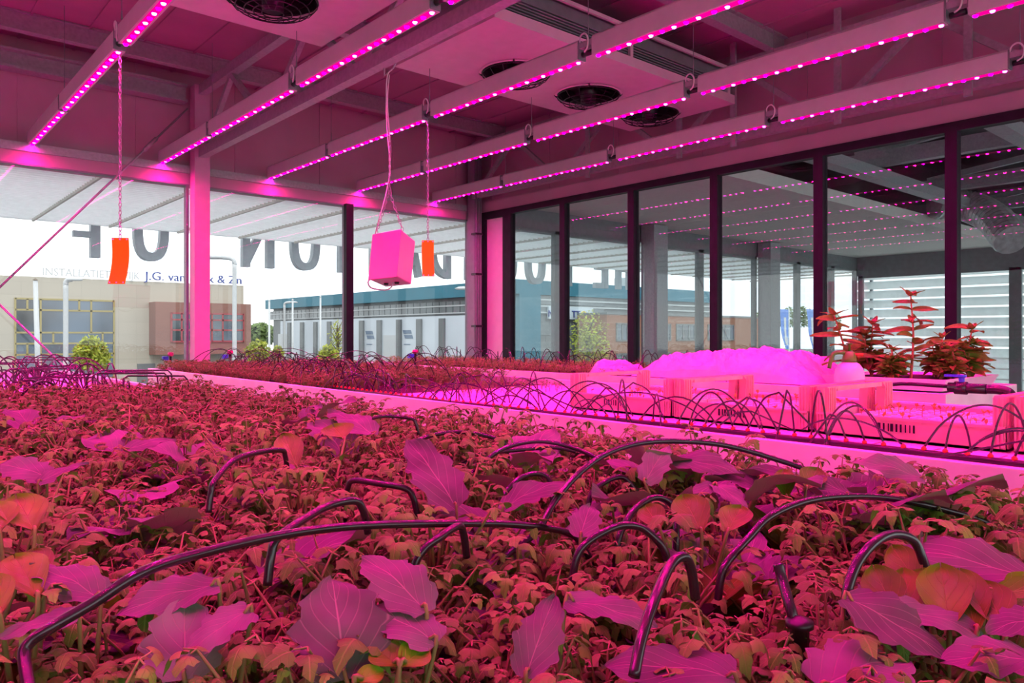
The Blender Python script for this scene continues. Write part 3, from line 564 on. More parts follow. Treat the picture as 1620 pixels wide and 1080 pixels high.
HK = [
 ('cabbage with a large upright toothed leaf left of the bottom centre', [((292, 1085, .47), (292, 972, .505), 92, .35), ((398, 975, .5), (308, 1040, .47), 62, .8)]),
 ('cabbage with a broad pointed leaf just above the toothed upright leaf at lower left', [((347, 935, .525), (203, 978, .505), 72, .75)]),
 ('cabbage with a big upright rounded leaf facing the viewer at the bottom centre-left', [((548, 1085, .46), (528, 942, .505), 112, .3), ((690, 1028, .48), (583, 980, .505), 70, .8)]),
 ('cabbage with a dusky folded leaf behind the big upright leaf at the bottom centre-left', [((675, 978, .5), (585, 900, .545), 66, .6)]),
 ('cabbage with a pointed leaf reaching right, above the bottom centre', [((895, 958, .52), (1018, 994, .5), 58, .8), ((832, 1082, .46), (872, 968, .505), 56, .35)]),
 ('cabbage whose wide leaf is cut by the bottom edge right of centre', [((1165, 1085, .45), (982, 1068, .465), 104, .9)]),
 ('cabbage with two wide leaves at the bottom right, next to the hose coupling', [((1300, 1100, .44), (1420, 1062, .465), 112, .8), ((1335, 955, .51), (1482, 1045, .475), 86, .8)]),
 ('cabbage with a dark wavy leaf below the smooth upright leaves at lower right', [((1400, 972, .51), (1548, 1018, .5), 58, .75)]),
 ('cabbage with a very broad wavy leaf at the right edge, above the smooth upright leaves', [((1650, 930, .56), (1438, 882, .61), 84, .75)]),
 ('cabbage with veined leaves cut by the lower right corner', [((1650, 1060, .45), (1505, 1058, .465), 84, .85), ((1660, 990, .48), (1575, 1008, .48), 60, .8)]),
 ('cabbage with pink leaves at the lower left, under the long black tube', [((160, 958, .525), (62, 912, .545), 58, .75), ((125, 985, .5), (15, 1015, .49), 44, .8)]),
 ('cabbage with a smooth broad leaf in front of the small black arch at mid picture', [((795, 812, .85), (885, 772, .9), 46, .8)]),
 ('cabbage with a dark drooping grey leaf left of mid picture', [((722, 808, .85), (655, 715, .95), 56, .4)]),
 ('cabbage with spreading leaves under the highest black arch', [((1055, 735, 1.05), (1160, 755, 1.0), 54, .8), ((1130, 772, .95), (1177, 808, .9), 25, .7), ((1130, 772, .95), (1082, 802, .92), 25, .7), ((1020, 768, .96), (1052, 718, 1.02), 34, .3)]),
 ('cabbage with a folded purple leaf against the white side panel of the middle bed', [((1462, 764, .97), (1358, 738, 1.0), 36, .6), ((1345, 790, .93), (1280, 762, .96), 28, .7)]),
 ('cabbage with a pale pointed leaf beside the black tube crossing at mid picture', [((918, 856, .75), (932, 812, .8), 38, .3)]),
 ('cabbage with a flat pink leaf at the far left, half way up', [((75, 760, .98), (5, 742, 1.0), 40, .5), ((60, 770, .96), (130, 742, 1.0), 26, .8)]),
 ('cabbage with a flat pink leaf left of the centre among the farther celery', [((200, 716, 1.2), (268, 702, 1.25), 28, .8), ((590, 690, 1.4), (528, 660, 1.5), 36, .7)]),
]
HS = [
 ('clump of smooth upright oval leaves at lower right, below the broad wavy leaf', [((1422, 990, .52), (1388, 918, .56), 50, .2), ((1448, 992, .52), (1432, 922, .56), 44, .2), ((1502, 1005, .505), (1490, 918, .545), 60, .2), ((1545, 1012, .5), (1522, 925, .545), 52, .2), ((1592, 1012, .49), (1562, 942, .53), 50, .25), ((1470, 940, .55), (1462, 915, .57), 38, .3)]),
 ('small smooth leaf clump behind the upright oval leaves at lower right', [((1455, 935, .57), (1418, 882, .60), 40, .25), ((1600, 970, .52), (1640, 930, .54), 50, .4), ((1560, 950, .53), (1660, 940, .52), 36, .6)]),
 ('smooth round-leaved plant at the left edge in the foreground', [((60, 958, .51), (28, 898, .56), 54, .3), ((0, 985, .49), (-20, 930, .52), 50, .3), ((72, 925, .55), (55, 885, .58), 34, .3)]),
 ('smooth orange-green round leaves at the left edge, a little farther back', [((55, 850, .67), (30, 802, .72), 52, .4), ((0, 850, .66), (-10, 812, .7), 50, .5)]),
 ('small heart-shaped smooth leaf near the bottom centre', [((632, 1066, .46), (600, 1040, .475), 42, .5), ((632, 1066, .46), (668, 1040, .475), 42, .5), ((560, 1090, .45), (600, 1075, .46), 30, .6)]),
 ('smooth oval leaves beside the low black arch right of mid picture', [((1110, 850, .75), (1085, 800, .8), 46, .4), ((1150, 850, .74), (1170, 815, .78), 40, .6), ((1045, 845, .76), (1025, 812, .8), 34, .3)]),
 ('yellow-green oval leaves in front of the white side panel of the middle bed', [((1245, 795, .9), (1240, 755, .95), 26, .2), ((1275, 780, .93), (1290, 752, .97), 32, .2)]),
 ('rounded olive leaf pair left of the centre among the celery', [((470, 745, 1.05), (452, 700, 1.12), 34, .3), ((545, 700, 1.25), (530, 682, 1.3), 40, .5)]),
]
for l, ls in HK: hero('kale', l, ls)
for l, ls in HS: hero('spoon', l, ls)
HEROXY = [(at_s(*x[0]) + (at_s(*x[1]) - at_s(*x[0])) * f, x[2] / 1188 * x[0][2] * .3) for _, ls in HK + HS for x in ls if x[0][2] < .7 for f in (.25, .6)]
spots = []
y = .05
while y < 3.75:
    x = -.1; st_ = .072 + .012 * min(1, y / 3)
    while x < 1.24:
        xx = x + R.uniform(-.02, .02); yy = y + R.uniform(-.02, .02)
        if in_view(xx, yy) and -.1 < xx < 1.22 and math.hypot(xx, yy) > .26 and not any(math.hypot(xx - a, yy - b) < c for a, b, c in cabspots) and not any(math.hypot(xx - p_.x, yy - p_.y) < c_ for p_, c_ in HEROXY): spots.append((math.hypot(xx, yy), xx, yy))
        x += st_
    y += st_
spots.sort()
for k, (d, x, y) in enumerate(spots[:300]): plant(cel, x, y, CELLAB, CELG, R.uniform(.82, 1.15) * (.96 - .26 * noise.noise((x * 7, y * 7, 0))))
def crop(pts, hscale, name, label, nv=5, lod=1, h=.12, z=MED, n=15):
    vs = [celery_mesh(random.Random(200 + i), n, h, lod) for i in range(nv)]; st = MB(); lf = MB()
    for x, y in pts:
        v = R.choice(vs); m = Matrix.Translation((x, y, z)) @ Matrix.Rotation(R.uniform(0, 6.28), 4, 'Z') @ Matrix.Scale(R.uniform(.8, 1.2) * hscale, 4)
        st.join(v[0], m); lf.join(v[1], m)
    o = lf.build(name, 'celery', None, True); tag(o, label, 'crop', kind='stuff')
    me = st.mesh('stems', M['stem'], o.location - Vector((0, 0, Z0))); c = bpy.data.objects.new('stems', me); COL.objects.link(c); c.parent = o; c['kind'] = 'stuff'
crop([(x, y) for d, x, y in spots[300:]], 1.0, 'celery_crop', 'dense celery foliage filling the back of the nearest bed')
def grid(x0, x1, y0, y1, st): return [(x0 + (i + .5) * st + R.uniform(-.4, .4) * st, y0 + (j + .5) * st + R.uniform(-.4, .4) * st) for i in range(int((x1 - x0) / st)) for j in range(int((y1 - y0) / st))]
crop(grid(1.88, 3.28, 3.75, 6.65, .085), .85, 'celery_crop', 'low celery foliage on the far half of the middle bed', h=.105, z=-.32)
crop(grid(2.25, 3.25, 2.9, 3.75, .085), .45, 'seedling_crop', 'tiny seedlings at the edge of the middle bed foliage', h=.105, z=-.315, n=5)
crop(grid(3.92, 4.9, 3.35, 6.65, .08), .75, 'seedling_crop', 'short bright seedlings along the farthest bed', h=.11, z=-.315, n=6)

# ------------------------------------------------------------------ drip lines
def loop(p, q, h, kink=False, n=9):
    p = Vector(p); q = Vector(q)
    if kink:
        k = p.lerp(q, .42); k.z += h; a = p.lerp(k, .5); a.z += h * .28
        return arc_pts([p, a, k], 5) + [k.lerp(q, .02), q]
    pts = []
    for i in range(n + 1):
        u = i / n; c = p.lerp(q, .5 - .5 * math.cos(PI * u) if False else u); c.z += h * math.sin(PI * u) ** .75; pts.append(c)
    return arc_pts(pts, 2)
def drip_line(label, pipe, emit_pts, loops, r=.0028, pr=.0105):
    t = thing('drip_line', label, 'drip line', pipe[len(pipe) // 2]); MB().tube(arc_pts(pipe, 6), pr, 10).build('supply_pipe', 'black', t, True)
    for e in emit_pts: MB().lathe([(.0015, 0), (.006, 0), (.007, .006), (.003, .010), (.0015, .012)], Vector(e), 8).build('emitter', 'red', t, True)
    for a in loops[:100]: MB().tube(a, r, 6).build('drip_tube', 'tube', t, True)
    return t
# middle bed line
pp = [(2.02 + .03 * math.sin(y * 1.7), y, -.303) for y in [.2 + .35 * k for k in range(16)]]
em = []; lp = []
for k in range(84):
    y = .35 + k * .05; x = 2.02 + .03 * math.sin(y * 1.7); em.append((x, y, -.295)); kk = R.random() < .22
    dx = R.choice((-1, 1, 1)) * R.uniform(.04, .26); dx = max(dx, -.14); dy = R.uniform(-.45, .45)
    lp.append(loop((x, y, -.288), (x + dx, max(.15, y + dy), -.305), R.uniform(.05, .145), kk))
drip_line('drip line with red emitters and arching black tubes along the middle bed', pp, em, lp)
em = []; lp = []
for k in range(60):
    y = 3.9 + k * .045; x = 2.5; kk = False
    lp.append(loop((x + R.uniform(-.05, .05), y, -.30), (x + R.uniform(-.55, .6), y + R.uniform(-.35, .35), -.30), R.uniform(.12, .19), kk))
drip_line('drip line with arching black tubes over the far foliage of the middle bed', [(2.5, 3.7 + k * .3, -.30) for k in range(10)], em, lp)
lp = []
for k in range(62):
    y = 2.7 + k * .062; x = 4.4
    lp.append(loop((x, y, -.30), (x + R.uniform(-.35, .35), y + R.uniform(-.25, .25), -.30), R.uniform(.12, .19), R.random() < .1))
drip_line('drip line with arching black tubes above the farthest bed', [(4.4, 2.6 + k * .35, -.30) for k in range(12)], [], lp)
lp = []
for k in range(95):
    y = 3.35 + k * .034; x = R.uniform(.25, .95)
    if k % 4 == 0:
        a = Vector((x, y, -.31)); dx = R.uniform(.15, .35) * R.choice((-1, 1)); h = R.uniform(.10, .16)
        lp.append([a, a + Vector((0, .01, h)), a + Vector((.02, .02, h + .01)), a + Vector((dx, .05, h)), a + Vector((dx + .02, .06, h - .02)), a + Vector((dx + .03, .06, 0))])
    else: lp.append(loop((x, y, -.315), (min(1.2, x + R.uniform(-.3, .4)), y + R.uniform(-.4, .4), -.315), R.uniform(.08, .19)))
drip_line('tangled black drip tubes over the bare far end of the nearest bed', [(.6, 3.4 + k * .32, -.305) for k in range(10)], [], lp, r=.0042)
# foreground tubes: (pixel, pixel, distance) control points
fg = [
 [(50, 1110, .43), (38, 1040, .445), (48, 1015, .45), (85, 990, .455), (150, 952, .47), (225, 905, .49), (310, 877, .53), (440, 847, .59), (560, 832, .65), (700, 828, .71), (820, 830, .76), (900, 843, .80), (925, 870, .80)],
 [(800, 880, .76), (850, 840, .80), (880, 790, .83), (920, 745, .87), (965, 715, .92), (1020, 700, .97), (1085, 698, 1.0), (1150, 705, 1.02), (1220, 724, 1.03), (1290, 750, 1.02), (1330, 790, 1.0)],
 [(735, 765, 1.15), (760, 735, 1.17), (800, 708, 1.2), (850, 698, 1.22), (900, 706, 1.22), (950, 727, 1.2)],
 [(700, 760, 1.25), (725, 738, 1.27), (770, 718, 1.3), (830, 711, 1.33), (880, 708, 1.35), (930, 720, 1.35)],
 [(1150, 890, .68), (1185, 850, .70), (1220, 816, .72), (1280, 792, .76), (1350, 785, .80), (1420, 790, .83), (1500, 808, .85), (1560, 827, .86), (1600, 860, .85)],
 [(1338, 960, .52), (1343, 925, .525), (1358, 888, .535), (1385, 857, .55), (1415, 845, .57), (1445, 855, .58), (1460, 885, .58)],
 [(1231, 892, .525), (1238, 918, .52), (1250, 960, .505), (1262, 1000, .50), (1266, 1020, .495)],
 [(788, 800, .98), (800, 778, 1.0), (822, 757, 1.02), (848, 749, 1.04), (868, 757, 1.04), (873, 785, 1.03)],
 [(940, 775, 1.0), (962, 760, 1.02), (985, 755, 1.03), (1003, 772, 1.03)],
 [(985, 835, .78), (1005, 805, .80), (1035, 787, .82), (1060, 795, .83), (1070, 815, .82), (1070, 840, .81)],
 [(925, 862, .68), (955, 842, .69), (985, 831, .70), (1015, 835, .71), (1040, 855, .71)],
 [(670, 870, .66), (695, 850, .67), (725, 832, .70)],
 [(1003, 1070, .44), (1015, 1010, .455), (1035, 950, .48), (1060, 895, .52), (1080, 880, .53)],
 [(440, 850, .60), (480, 822, .64), (520, 800, .68), (560, 792, .70)],
 [(340, 760, .90), (370, 728, .95), (410, 715, 1.0), (445, 712, 1.05)],
 [(655, 700, 1.25), (690, 687, 1.3), (740, 684, 1.33), (790, 695, 1.33)],
 [(580, 665, 1.5), (610, 658, 1.55), (650, 662, 1.55)], [(560, 760, .92), (600, 765, .9), (640, 772, .9)]]
t = thing('drip_line', 'black drip tubing arching through the leaves in the foreground', 'drip line', (.6, 1.2, MED)); MB().tube([(.62, .1, -.325), (.62, 3.3, -.325)], .0105, 10).build('supply_pipe', 'black', t, True)
for i, c in enumerate(fg):
    q = [at_s(*p) for p in c]
    for e, f in ((0, 1), (-1, -2)):                # both ends dive back down into the leaves
        if i == 6 or (i == 12 and e == 0) or q[e].z < -.30: continue
        d = (q[e] - q[f]).normalized() * .010; d.z = min(d.z, -.002); a_ = q[e] + d + Vector((0, 0, -.008)); b_ = a_ + d * .6 + Vector((0, 0, -.022)); b_.z = max(b_.z, -.33)
        q = [b_, a_] + q if e == 0 else q + [a_, b_]
    MB().tube(arc_pts(q, 7), .0036, 12).build('drip_tube', 'tube', t, True)
p = at_s(1265, 1003, .497); MB().lathe([(.002, -.02), (.006, -.02), (.0062, .004), (.009, .005), (.009, .009), (.0045, .010), (.002, .012)], p, 14).build('hose_coupling', 'black', t, True)

# ------------------------------------------------------------------ crates with ribbed end frames, foam trays with sprouts
def crate(yc, k, label):
    t = thing('seedling_crate', label, 'crate', (2.55, yc, -.312)); L = .52; x0, x1 = 2.30, 2.80; a, b = yc - L / 2, yc + L / 2; zt = -.165
    w_ = MB().bx(x0, x0 + .012, a, b, -.312, -.245).bx(x1 - .012, x1, a, b, -.312, -.245).bx(x0, x1, a, b, -.312, -.306)
    w_.bx(x0 - .006, x0, a, b, -.252, -.245); w_.build('tray_body', 'crate', t)
    for nm, y in (('end_frame', a), ('end_frame', b)):
        y_ = y if y == a else y - .03; e = MB()
        for x, xs in ((x0, 1), (x1, -1)):
            pts = [(x, -.312), (x + xs * .075, -.312), (x + xs * .062, zt - .02), (x + xs * .085, zt), (x + xs * .012, zt)]
            if xs < 0: pts = pts[::-1]
            e.add([(p_[0], y_, p_[1]) for p_ in pts] + [(p_[0], y_ + .03, p_[1]) for p_ in pts], [(0, 1, 2, 3, 4), (9, 8, 7, 6, 5)] + [(i, i + 5, (i + 1) % 5 + 5, (i + 1) % 5) for i in range(5)])
            for r_ in range(4): e.bx(x + xs * (.014 + r_ * .014) - .0025, x + xs * (.014 + r_ * .014) + .0025, y_ - .005, y_, -.305, zt - .004)
            for r_ in range(3): e.bx(x - .005 if xs > 0 else x, x if xs > 0 else x + .005, y_ + .004 + r_ * .01, y_ + .008 + r_ * .01, -.305, zt - .004)
        e.bx(x0 + .084, x1 - .084, y_ + .002, y_ + .028, zt - .016, zt - .001); e.build(nm, 'crate', t)
    bc = MB(); yy = yc + .06
    for i in range(9): wd = R.choice((.003, .005, .008)); bc.bx(x0 - .0075, x0 - .0062, yy, yy + wd, -.285, -.262) ; yy -= .012
    bc.build('barcode', 'dark', t)
    f = thing('foam_seed_tray', 'white foam seed tray with sprouts inside ' + ['the crate at the photo right edge', 'the second crate from the right', 'the third crate from the right', 'the leftmost crate'][k], 'seed tray', (2.55, yc, -.305))
    fb = MB().bx(x0 + .016, x1 - .016, a + .035, b - .035, -.305, -.262)
    for i in range(9):
        for j in range(8): fb.lathe([(.016, -.262), (.018, -.256), (.012, -.256), (.010, -.262)], (x0 + .05 + i * .05, a + .06 + j * .055, 0), 8, None, False)
    fb.build('foam_block', 'foam', f)
    sp = MB()
    for i in range(9):
        for j in range(8):
            if R.random() < .55:
                c = Vector((x0 + .05 + i * .05, a + .06 + j * .055, -.262)); h = R.uniform(.008, .028); d = Vector((R.uniform(-1, 1), R.uniform(-1, 1), .8)); sp.tube([c, c + Vector((0, 0, h))], .001, 4, False)
                for q in range(2 + int(R.random() * 2)): leaflet(sp, c + Vector((0, 0, h)), Vector((R.uniform(-1, 1), R.uniform(-1, 1), R.uniform(.2, 1.4))), Vector((0, 0, 1)), .014, .009, 'round')
    sp.build('sprouts', 'sprout', f, True)['kind'] = 'stuff'
for k, (y, l) in enumerate(((.36, 'translucent pink-lit crate with ribbed ends, cut by the right edge of the photo'), (.90, 'translucent pink-lit crate with ribbed end frame right of the plastic bag'), (1.45, 'translucent pink-lit crate with ribbed end frame in front of the plastic bag'), (1.99, 'translucent pink-lit crate farthest along the middle bed'))): crate(y, k, l)

# ------------------------------------------------------------------ things on the farthest bed
def lump(name, label, cat, x0, x1, y0, y1, z0, prof, m, seed, nx=44, ny=70, amp=.03):
    vs = []; 
    for i in range(nx + 1):
        for j in range(ny + 1):
            u, v = i / nx, j / ny; x = x0 + (x1 - x0) * u; y = y0 + (y1 - y0) * v
            e = min(1, 5.5 * u, 5.5 * (1 - u)) ** .55 * min(1, 6 * v, 6 * (1 - v)) ** .6; h = prof(v) * e
            c = noise.cell_vector((x * 9 + seed, y * 7, 0)).x * 0 ; z = h + e * amp * (2.2 * abs(noise.noise((x * 7, y * 5, seed))) + 1.2 * abs(noise.noise((x * 16 + 3 * y, y * 15, seed))) + .5 * abs(noise.noise((x * 40, y * 36, seed))))
            vs.append(Vector((x + .02 * noise.noise((x * 8, y * 8, seed + 9)), y + .02 * noise.noise((x * 8, y * 8, seed + 5)), z0 + z)))
    c = ny + 1; n = len(vs); fs = [(i * c + j, (i + 1) * c + j, (i + 1) * c + j + 1, i * c + j + 1) for i in range(nx) for j in range(ny)]
    mb = MB(); mb.add(vs, fs); base = [Vector((v.x, v.y, z0)) for v in vs]
    mb.add(base, [tuple(reversed(f)) for f in fs]); o = mb.build(name, m, None, False); return tag(o, label, cat)
lump('plastic_bag', 'large crumpled plastic bag lying on the farthest bed behind the crates', 'plastic bag', 3.93, 4.62, 2.02, 3.30, -.278, lambda v: .13 * (.85 + .3 * math.sin(v * 3.6) * (1 if v < .9 else .6)) , 'film', 3)
lump('folded_film', 'small folded piece of plastic film left of the large bag', 'plastic film', 3.95, 4.25, 3.36, 3.72, -.278, lambda v: .05, 'film', 8, 12, 14)
# sprayer
sx, sy = 3.985, 1.83; t = thing('pressure_sprayer', 'green-topped hand pressure sprayer with a white bottle', 'sprayer', (sx, sy, -.28)); c = (sx, sy, -.28)
MB().lathe([(.001, -.03), (.062, -.03), (.074, -.02), (.076, .06), (.070, .095), (.052, .122), (.034, .134), (.001, .136)], c, 28).build('bottle', 'white', t, True)
MB().lathe([(.001, .134), (.038, .134), (.036, .15), (.026, .19), (.001, .192)], c, 20).build('pump_collar', 'olive', t, True)
MB().lathe([(.001, .192), (.007, .192), (.006, .225), (.016, .228), (.016, .234), (.001, .236)], c, 14).build('pump_rod', 'olive', t, True)
MB().tube(arc_pts([Vector(c) + Vector(p) for p in ((-.01, .01, .18), (-.035, .03, .185), (-.06, .055, .178), (-.075, .065, .14), (-.082, .07, .10))], 5), .011, 8).build('handle', 'olive', t, True)
MB().tube([Vector(c) + Vector((.02, -.015, .175)), Vector(c) + Vector((.06, -.045, .172))], .008, 8).build('nozzle', 'red', t, True)
# planter pan with shrubs
t = thing('planter_pan', 'long pale planter pan holding the orange-red shrubs', 'planter', (4.42, 1.75, -.285)); pn = MB()
px0, px1, py0, py1 = 4.05, 4.85, 1.38, 2.02
out = [(px0 + .03, py0 + .03, -.285), (px1 - .03, py0 + .03, -.285), (px1 - .03, py1 - .03, -.285), (px0 + .03, py1 - .03, -.285), (px0, py0, -.225), (px1, py0, -.225), (px1, py1, -.225), (px0, py1, -.225)]
inn = [(x + (.02 if x < 4.4 else -.02), y + (.02 if y < 1.7 else -.02), z + .008) for x, y, z in out[:4]] + [(x + (.015 if x < 4.4 else -.015), y + (.015 if y < 1.7 else -.015), z) for x, y, z in out[4:]]
pn.add(out + inn, [(3, 2, 1, 0), (0, 1, 5, 4), (1, 2, 6, 5), (2, 3, 7, 6), (3, 0, 4, 7), (8, 9, 10, 11), (8, 12, 13, 9), (9, 13, 14, 10), (10, 14, 15, 11), (11, 15, 12, 8), (4, 5, 13, 12), (5, 6, 14, 13), (6, 7, 15, 14), (7, 4, 12, 15)]); pn.build('pan', 'white', t)
box(px0 + .035, px1 - .035, py0 + .035, py1 - .035, -.275, -.24).build('potting_mix', 'soil', t)
def shrub(x, y, h, lean, seed, label, nl=14, ls=.075, branches=1):
    rr = random.Random(seed); t = thing('potted_shrub', label, 'shrub', (x, y, -.24)); st = MB(); lf = MB(); b = Vector((x, y, -.24))
    for q in range(branches):
        l2 = Vector((lean[0] + rr.uniform(-.3, .3) * (q > 0), lean[1] + rr.uniform(-.3, .3) * (q > 0), 1)).normalized(); hh = h * (1 if q == 0 else rr.uniform(.4, .8)); top = b + l2 * hh; mid = b.lerp(top, .5) + Vector((rr.uniform(-.02, .02), rr.uniform(-.02, .02), 0)); pts = arc_pts([b, mid, top], 6); st.tube(pts, [.008 - .005 * i / len(pts) for i in range(len(pts))], 7, False)
        for i in range(nl):
            u = .25 + .75 * i / nl; p = pts[min(len(pts) - 1, int(u * len(pts)))]; th = i * 2.6 + q; d = Vector((math.cos(th), math.sin(th), rr.uniform(-.1, .5)))
            blade(lf, p, d, Vector((rr.uniform(-.9, .3), rr.uniform(-.9, .3), 1)), ls * rr.uniform(.8, 1.3), ls * rr.uniform(.32, .5), rr, rows=6, cols=4, bend=rr.uniform(.2, .8), wave=.01, cup=.2, lobed=False)
        for k in range(4): blade(lf, top, Vector((math.cos(k * 1.6), math.sin(k * 1.6), rr.uniform(.3, 1.2))), Vector((0, 0, 1)), ls * .65, ls * .28, rr, rows=6, cols=4, bend=.2, wave=.01, lobed=False)
    st.build('stems', 'red_stem', t, True); lf.build('leaves', 'shrub', t, True); return t
shrub(4.35, 1.66, .45, (.0, .0), 1, 'tallest upright shrub in the planter pan, with large oval leaves', 18, .12)
shrub(4.22, 1.93, .36, (-.15, .2), 2, 'leaning shrub with long narrow leaves at the left end of the planter pan', 16, .13)
shrub(4.42, 1.90, .30, (.05, 0), 3, 'medium shrub between the leaning and the tallest shrub in the planter pan', 18, .12, 3)
shrub(4.55, 1.60, .22, (.1, -.1), 4, 'low bushy shrub right of the tallest one in the planter pan', 16, .09, 6)
shrub(4.68, 1.48, .27, (.05, -.05), 5, 'spreading shrub at the right end of the planter pan', 14, .11, 5)
shrub(4.25, 1.72, .16, (0, 0), 6, 'short bushy shrub at the front of the planter pan', 14, .08, 7)
shrub(4.45, 1.50, .15, (0, -.1), 7, 'short bushy shrub at the front right of the planter pan', 14, .08, 7)
# water valve riser
t = thing('valve_riser', 'dark water pipe with blue valve handle and orange couplings beside the beds', 'water valve', (3.46, 1.0, -1.25)); zz = -.222; X = 3.46
MB().tube(arc_pts([(X - .02, 1.5, -.40), (X, 1.46, -.30), (X, 1.40, zz), (X, 1.16, zz + .004)], 5), .008).build('feed_hose', 'black', t, True)
MB().tube([(X, 1.17, zz), (X, 1.03, zz)], .021, 14).tube([(X, 1.10, zz), (X, 1.145, zz)], .027, 14).build('valve_body', 'tube', t, True)
MB().tube(arc_pts([(X, 1.03, zz), (X, .985, zz), (X, .95, zz - .01), (X, .94, zz - .04), (X, .94, zz - .12), (X, .94, -1.25)], 5), .019, 14).build('elbow_pipe', 'tube', t, True)
MB().tube([(X, .94, zz - .085), (X, .94, zz - .10)], .032, 16).build('pipe_clamp', 'black', t, True)
MB().lathe([(.001, 0), (.010, 0), (.012, .022), (.019, .026), (.019, .034), (.001, .036)], (X, 1.12, zz + .02), 12).box((X, 1.15, zz + .05), (.014, .07, .010)).build('valve_handle', 'blue', t)
MB().tube([(X - .10, 1.0, zz - .125), (X - .02, .955, zz - .115)], .019, 14).tube([(X - .2, 1.07, zz - .14), (X - .10, 1.0, zz - .13)], .026, 14).build('orange_coupling', 'red', t, True)
# small pump blobs at far bed ends
for (px, py, s, m, lb) in ((270, 560, 7.3, 'knob', 'small red valve knob left of the square front column'), (364, 557, 7.2, 'knob', 'small pink valve knob above the far end of the middle bed'), (657, 556, 7.1, 'knob', 'small pink valve knob near the corner column'),):
    p = at_s(px, py, s); t = thing('riser_valve', lb, 'valve', (p.x, p.y, -1.25)); MB().lathe([(.001, -.02), (.024, -.018), (.03, 0), (.024, .018), (.001, .02)], p, 12).build('knob', m, t, True)
    MB().tube([(p.x, p.y, -1.25), (p.x, p.y, p.z - .02)], .012).build('riser_pipe', 'black', t, True); MB().box((p.x - .05, p.y, p.z - .04), (.05, .04, .04)).build('solenoid', 'blue', t)

# ------------------------------------------------------------------ neighbouring room behind the glass partition
ct = MB().bx(5.95, 16.3, 4.4, 7.34, 1.65, 1.80)
struct(ct.build('ceiling_neighbour_room', 'adj'))
struct(box(5.95, 16.4, -4, 7.5, 2.75, 2.85).build('ceiling_upper_neighbour_room', 'dark'))
struct(MB().bx(5.95, 16.3, 7.28, 7.34, HEAD, 1.65).bx(5.95, 16.3, 7.36, 7.46, 1.65, 2.75).build('wall_front_neighbour_room', 'grey'))
struct(MB().bx(16.2, 16.3, -4, 7.27, HEAD - .15, 1.65).bx(16.3, 16.4, -4, 7.3, HEAD - .15, 2.75).build('wall_end_neighbour_room', 'grey'))
struct(box(5.95, 16.3, -4.1, -4.0, HEAD, 2.8).build('wall_back_neighbour_room', 'clad'))
k = 20
for a, b in ((5.95, 7.2), (7.2, 8.92), (9.25, 10.5), (10.5, 12.2), (12.6, 13.7), (13.7, 15.1), (15.1, 16.2)):
    f = MB(); fw = .07; f.bx(a, a + fw, 7.27, 7.35, -1.25, HEAD).bx(b - fw, b, 7.27, 7.35, -1.25, HEAD).bx(a, b, 7.27, 7.35, HEAD - .05, HEAD).bx(a, b, 7.27, 7.35, -1.25, -1.18)
    o = struct(f.build('window_%d' % k, 'grey')); k += 1; org = o.location - Vector((0, 0, Z0)); g = box(a + fw, b - fw, 7.30, 7.308, -1.18, HEAD - .05)
    p = bpy.data.objects.new('glass_pane', g.mesh('glass_pane', M['glass'], org)); COL.objects.link(p); p.parent = o
for a in (8.92, 12.2): column(a, a + .33, 7.0, 7.25, 1.64, 'grey steel column in the neighbouring room, %s' % ('nearer the glass partition' if a < 10 else 'nearer its far end'), 'steel')
for a, b in ((-4, -1.2), (-1.2, 1.6), (1.6, 4.35), (4.35, 7.25)):
    f = MB(); fw = .10; f.bx(16.2, 16.27, a, a + fw, -1.25, HEAD - .15).bx(16.2, 16.27, b - fw, b, -1.25, HEAD - .15).bx(16.2, 16.27, a, b, HEAD - .2, HEAD - .15)
    o = struct(f.build('window_%d' % k, 'grey')); k += 1; org = o.location - Vector((0, 0, Z0)); g = box(16.23, 16.238, a + fw, b - fw, -1.25, HEAD - .2)
    p = bpy.data.objects.new('glass_pane', g.mesh('glass_pane', M['glass'], org)); COL.objects.link(p); p.parent = o
t = thing('louvre_screen', 'white horizontal louvre blades outside the far end of the neighbouring room', 'louvres', (17.6, 2, -1.6))
for i in range(17):
    z = 1.34 - i * .215; m = Matrix.Rotation(.25, 3, 'Y'); MB().box((17.6, 1.5, z), (.02, 13, .178), m).build('louvre_blade', 'blade', t)
for y in (-4.5, -1.5, 1.5, 4.5, 7.6): MB().bx(17.64, 17.70, y - .03, y + .03, -2.2, 1.5).build('post', 'grey', t)
t = thing('steel_roof_frame', 'grey steel beams and foil duct above the open half of the neighbouring room', 'roof frame', (10, 1, 1.8))
for y in (3.9, 2.2, .4): MB().bx(6.0, 16.2, y - .05, y + .05, 1.86, 1.99).bx(6, 16.2, y - .08, y + .08, 1.84, 1.86).build('cross_beam', 'steel', t)
for x in (7.2, 9.3, 11.6, 13.9): MB().bx(x - .06, x + .06, -3.9, 4.3, 2.02, 2.2).build('long_beam', 'steel', t); MB().bar((x, 4.2, 2.2), (x + .9, 1.5, 2.7), .08, .08).build('brace', 'steel', t)
d = [at_s(1478, 322, 11.2), at_s(1530, 326, 11.2), at_s(1570, 345, 10.8), at_s(1600, 380, 10.3)]
t = thing('foil_duct', 'silver flexible foil duct bending below the steel beams of the neighbouring room', 'duct', d[1]); pts = arc_pts(d, 14); MB().tube(pts, [.22 + (.015 if i % 2 else 0) for i in range(len(pts))], 16).build('duct', 'duct', t, False)

